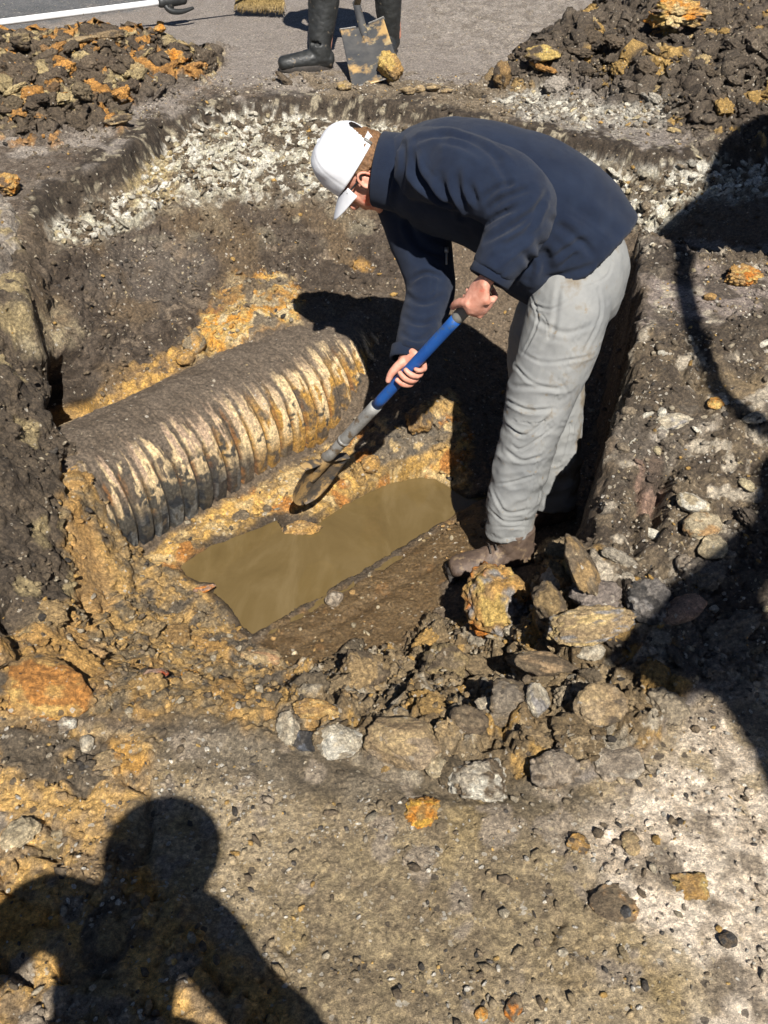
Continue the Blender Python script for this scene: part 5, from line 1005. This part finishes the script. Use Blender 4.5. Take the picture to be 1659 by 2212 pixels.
for F_, s, dr in ((F1, -1, np.array([-.97, -.25, 0])), (F2, 1, np.array([-.2, -.98, 0]))):
    d = unit(dr); sd_ = np.array([-d[1], d[0], 0]); kn_ = F_*.45+(hip+np.array([s*.09, 0, 0]))*.55+np.array([0, -.04, .05]); heel = F_+zz*.0
    g = Geo(); add(g, loft([(heel-d*.06+zz*.05, .044, .045), (heel+zz*.055, .047, .055), (heel+d*.08+zz*.05, .048, .048), (heel+d*.16+zz*.045, .053, .042), (heel+d*.205+zz*.042, .045, .034)], sd_, 24, 5))
    top_ = heel*.62+kn_*.38+zz*.10; add(g, loft([(heel+zz*.05-d*.01, .055, .060), (heel+zz*.12-d*.008, .056, .060), (heel*.75+top_*.25+zz*.06, .060, .062), (top_, .078, .082), (top_+zz*.08, .083, .087)], sd_, 26, 6, dome=False))
    me = fuse(g, .006, 4); V = getco(me); V += getno(me)*(.003*fbm(V*np.array([1, 1, 2.]), 22, 3, 9)+.0015*fbm(V, 90, 2, 8))[:, None]; setco(me, V); bo = link('rubber_boot', me, M_RUBBER, p2)
    g = Geo(); rows = []; ow = [(.075+.148*math.cos(a), (.056 if math.cos(a) > 0 else .046)*math.sin(a)) for a in np.linspace(0, 2*math.pi, 36, endpoint=False)]
    for h, k in ((0, .97), (.004, 1), (.024, 1), (.030, .96)): rows += [heel+d*l*k+sd_*q_*k+zz*h for l, q_ in ow]
    g.add(rows, [(i*36+j, i*36+(j+1) % 36, (i+1)*36+(j+1) % 36, (i+1)*36+j) for i in range(3) for j in range(36)]+[tuple(range(36))[::-1], tuple(108+j for j in range(36))]); g.build('sole', M_SOLE, bo)
# square-mouth shovel
M_SQ = mat('far_blade', (.045, .047, .05), (.085, .082, .078), 12, .5, .4, 60, metallic=.2, spots=[((.42, .27, .11), 5, .56), ((.36, .28, .15), 14, .62)])
s0 = atz(815, 178, .02); t0 = C(783, 58, 5.30)
sq = empty('shovel', s0); tag(sq, 'square-mouth shovel with mud-smeared blade standing upright in front of the rubber boots', 'shovel')
lax = unit(s0-t0); wax = unit(np.array([.985, -.10, .12])); wax = unit(wax-(wax@lax)*lax); nax = np.cross(wax, lax); nax = nax if nax@CB > 0 else -nax
Vb, Fb = scoop(t0, wax, lax, nax, .262, float(np.linalg.norm(s0-t0))+.0, False, dish=.020)
bl2 = link('blade', mesh_np('blade', Vb, Fb), M_SQ, sq); md = bl2.modifiers.new('plate', 'SOLIDIFY'); md.thickness = .004
g = Geo()
for s in (1, -1):
    g = Geo(); add(g, loft([(t0+wax*s*.035+nax*.004, .003, .012), (t0+wax*s*.085+nax*.010, .003, .013), (t0+wax*s*.122+nax*.018, .003, .012)], lax, 12, 4)); g.build('foot_step', M_STEEL, bl2)
g = Geo(); add(g, loft([(t0+lax*.14-nax*.000, .008, .004), (t0+lax*.05+nax*.006, .018, .011), (t0+nax*.010-lax*.02, .021, .016), (t0+nax*.02-lax*.16, .020, .020)], wax, 18, 5)); g.build('socket', M_SQ, sq)
g = Geo(); add(g, tube([t0+nax*.02-lax*.14, (t0+hT)/2+nax*.01, hT], .018, 18, 4)); g.build('shaft', mat('muddy_wood', (.16, .12, .07), (.30, .23, .13), 40, .7, .3, 200), sq)
g = Geo(); add(g, tube([hT+np.array([-.06, 0, .02]), hT+np.array([.06, 0, .02])], .014, 14, 3, dome=True)); g.build('hand_grip', M_BLACK, sq)
p_, _ = hitg(862, 160)
clod('clay_clod', 846, 162, 62, 72, 'ochre lump of clay sticking to the right corner of the far shovel blade', 'ochre', [BR, YE], 901, .2, 1.0, 9, .12, .05, 4)
for k, (X, Y, s) in enumerate([(880, 196, 40), (905, 192, 30), (935, 190, 36), (965, 196, 28)]):
    tags = ['first', 'second', 'third', 'fourth'][k]
    clod('clay_lump', X, Y, s, s*.6, tags+' tan crumb from the left in the row right of the far shovel blade', 'tan', [BR], 950+k, 0, .8, 10, .14, .2, 3, cat='lump of clay')

# ---------------------------------------------------------------- what stands behind and to the right of the camera and throws its shadow in
def SP(X, Y, L):
    p, _ = hitg(X, Y); return p+to_sun*L
def SPz(X, Y, L, z=-.36): return atz(X, Y, z)+to_sun*L
ph = Geo()
head = SPz(352, 1868, 1.96)
add(ph, ellipsoid(head, [CR*.092, np.array([0, .105, .0]), zz*.122])); add(ph, ellipsoid(head+np.array([0, .10, -.02]), [CR*.014, np.array([0, .018, 0]), zz*.022], 2))
for s in (1, -1): add(ph, ellipsoid(head+np.array([s*.08, -.005, -.01]), [CR*.010, np.array([0, .02, 0]), zz*.03], 2))
chest = SPz(262, 2060, 1.66); belly = SPz(245, 2190, 1.45); hips = SPz(240, 2320, 1.22); shl = SPz(90, 1965, 1.70); shr = SPz(430, 2010, 1.70)
add(ph, loft([(head-zz*.07, .062, .070), (head*.4+chest*.6+zz*.02, .075, .085)], [0, 1., 0], 18, 4))
add(ph, loft([(head*.25+chest*.75, .065, .10), (chest, .085, .105), (belly, .085, .10), (hips, .09, .11)], [0, 1., 0], 24, 5))
feet = np.array([hips[0], hips[1]-.12, -.36])
for s, sh in ((-1, shl), (1, shr)):
    el = SPz(660, 2300, 1.40) if s > 0 else SPz(-150, 2190, 1.45); wr = SPz(300+s*60, 2460, 1.30)
    add(ph, loft([(chest+np.array([s*.05, 0, .05]), .06, .06), (sh, .052, .052), ((sh+el)/2, .045, .045), (el, .038, .038), (wr, .026, .024)], [0, 1., 0], 16, 5))
    for k in range(4): add(ph, loft([(wr+np.array([0, .01, .02-.019*k]), .010, .010), (wr+np.array([-s*.02, .055, .02-.019*k]), .009, .009), (wr+np.array([-s*.05, .045, .02-.019*k]), .007, .007)], zz, 8, 4))
    add(ph, loft([(wr, .014, .014), (wr+np.array([-s*.01, .03, .05]), .010, .010), (wr+np.array([-s*.03, .045, .055]), .008, .008)], zz, 8, 4))
    fo = feet+np.array([s*.12, 0, .07]); kn_ = (hips+fo)/2+np.array([s*.03, .05, 0]); add(ph, loft([(hips+np.array([s*.08, 0, -.02]), .08, .08), (kn_, .055, .055), (fo, .038, .038)], [0, 1., 0], 18, 5)); add(ph, loft([(fo, .04, .035), (fo+np.array([s*.02, .12, -.035]), .04, .03)], zz, 14, 4))
me = fuse(ph, .006, 5); p3 = link('person', me, skin); p3['_o'] = [0.0, 0.0, 0.0]; tag(p3, 'person standing behind the camera whose head and elbows cast the soft shadow at lower left', 'person')
g = Geo(); add(g, loft([(head*.40+chest*.60, .085, .11), (chest, .095, .112), (belly, .10, .105), (hips, .11, .115)], [0, 1., 0], 26, 5, dome=False))
for s, sh in ((-1, shl), (1, shr)):
    el = SPz(660, 2300, 1.40) if s > 0 else SPz(-150, 2190, 1.45); wr = SPz(300+s*60, 2460, 1.30); add(g, loft([(chest+np.array([s*.04, 0, .06]), .06, .06), (sh, .062, .062), ((sh+el)/2, .055, .055), (el, .050, .050), (wr, .038, .038)], [0, 1., 0], 18, 5, dome=False))
link('jacket', fuse(g, .008, 6), M_DARKCLOTH, p3)
g = Geo()
for s in (-1, 1): fo = feet+np.array([s*.12, 0, .10]); kn_ = (hips+fo)/2+np.array([s*.03, .05, 0]); add(g, loft([(hips+np.array([s*.08, 0, 0]), .11, .11), (kn_, .08, .08), (fo, .07, .07)], [0, 1., 0], 20, 5, dome=False))
link('trousers', fuse(g, .008, 6), M_TROUSER, p3)
g = Geo(); add(g, ellipsoid(head+zz*.035, [CR*.118, np.array([0, .115, 0]), zz*.075])); link('cap', fuse(g, .006, 4), M_DARKCLOTH, p3)

# unseen excavator guessed from shadows; parts are shadow outlines moved towards the sun
M_YEL = mat('machine_paint', (.42, .26, .02), (.5, .31, .03), 8, .5, .2, 80, spots=[((.14, .1, .07), 6, .58)])
M_DST = mat('bucket_steel', (.07, .06, .05), (.17, .14, .11), 14, .6, .4, 60, metallic=.4)
def prism(out, L, thick, z=-.1):  # thick plate cut to a shadow outline and set sunward to cast it
    P = [atz(X, Y, z)+to_sun*L for X, Y in out]; b = bmesh.new(); vs = [b.verts.new(p) for p in P]; f = b.faces.new(vs); r = bmesh.ops.extrude_face_region(b, geom=[f])
    bmesh.ops.translate(b, verts=[v for v in r['geom'] if isinstance(v, bmesh.types.BMVert)], vec=Vector(to_sun*thick)); bmesh.ops.recalc_face_normals(b, faces=b.faces)
    bmesh.ops.bevel(b, geom=[e for e in b.edges if e.calc_length() > .1], offset=.008, segments=2, affect='EDGES')
    V = np.array([v.co[:] for v in b.verts]); [v for v in b.verts]; b.verts.index_update(); F = [[v.index for v in f.verts] for f in b.faces]; b.free(); return V, F
ex = empty('excavator', (3.6, .6, -.33)); tag(ex, 'unseen yellow excavator right of the camera, its parts shaped to shade the right bank', 'excavator')
BU = [(1665, 290), (1600, 300), (1560, 314), (1522, 346), (1516, 380), (1520, 410), (1488, 432), (1440, 470), (1404, 497), (1408, 518), (1480, 506), (1560, 520), (1640, 548), (1700, 560), (1900, 560), (1900, 290)]
g = Geo(); g.add(*prism(BU, 3.2, .30, -.10)); g.build('bucket_caster', M_DST, ex, smooth=False)  # out-of-view plate shaped to cast the upper right shadow
BO = [(1662, 962), (1600, 1000), (1562, 1026), (1562, 1120), (1556, 1150), (1500, 1190), (1400, 1282), (1366, 1335), (1300, 1420), (1345, 1452), (1400, 1492), (1470, 1520), (1500, 1500), (1530, 1500), (1562, 1530), (1610, 1600), (1642, 1680), (1662, 1740), (2100, 2100), (2100, 1420), (1668, 1385), (1650, 1345), (1626, 1292), (1632, 1268), (1668, 1238), (2100, 1100), (2100, 800)]
g = Geo(); g.add(*prism(BO, 3.5, .22, -.36)); g.build('boom_caster', M_YEL, ex, smooth=False)  # out-of-view plate shaped to cast the lower right shadow, with its lit notch
hz = [atz(X, Y, -.10)+to_sun*(l+1.2) for X, Y, l in ((1452, 500, 2.15), (1462, 580, 2.1), (1476, 660, 2.05), (1500, 735, 2.0), (1550, 810, 1.97), (1620, 868, 1.95), (1720, 920, 1.95), (1900, 1000, 1.95))]
g = Geo(); add(g, tube(hz, .033, 16, 6)); g.build('hose_caster', M_RUBBER, ex)  # out-of-view tube placed to cast the curved narrow shadow
g = Geo(); add(g, boxg((4.6, .2, 1.2), [np.array([.9, 0, 0]), np.array([0, .8, 0]), np.array([0, 0, .6])], .06)); add(g, boxg((3.75, .35, 1.7), [np.array([.25, 0, 0]), np.array([0, .2, 0]), np.array([0, 0, .2])], .04)); g.build('body', M_YEL, ex)
for s in (1, -1):
    g = Geo(); add(g, loft([((3.5, .2+s*.75, .05), .34, .2), ((5.7, .2+s*.75, .05), .34, .2)], [0, 0, 1.], 26, 6, 3)); g.build('track', M_DST, ex)
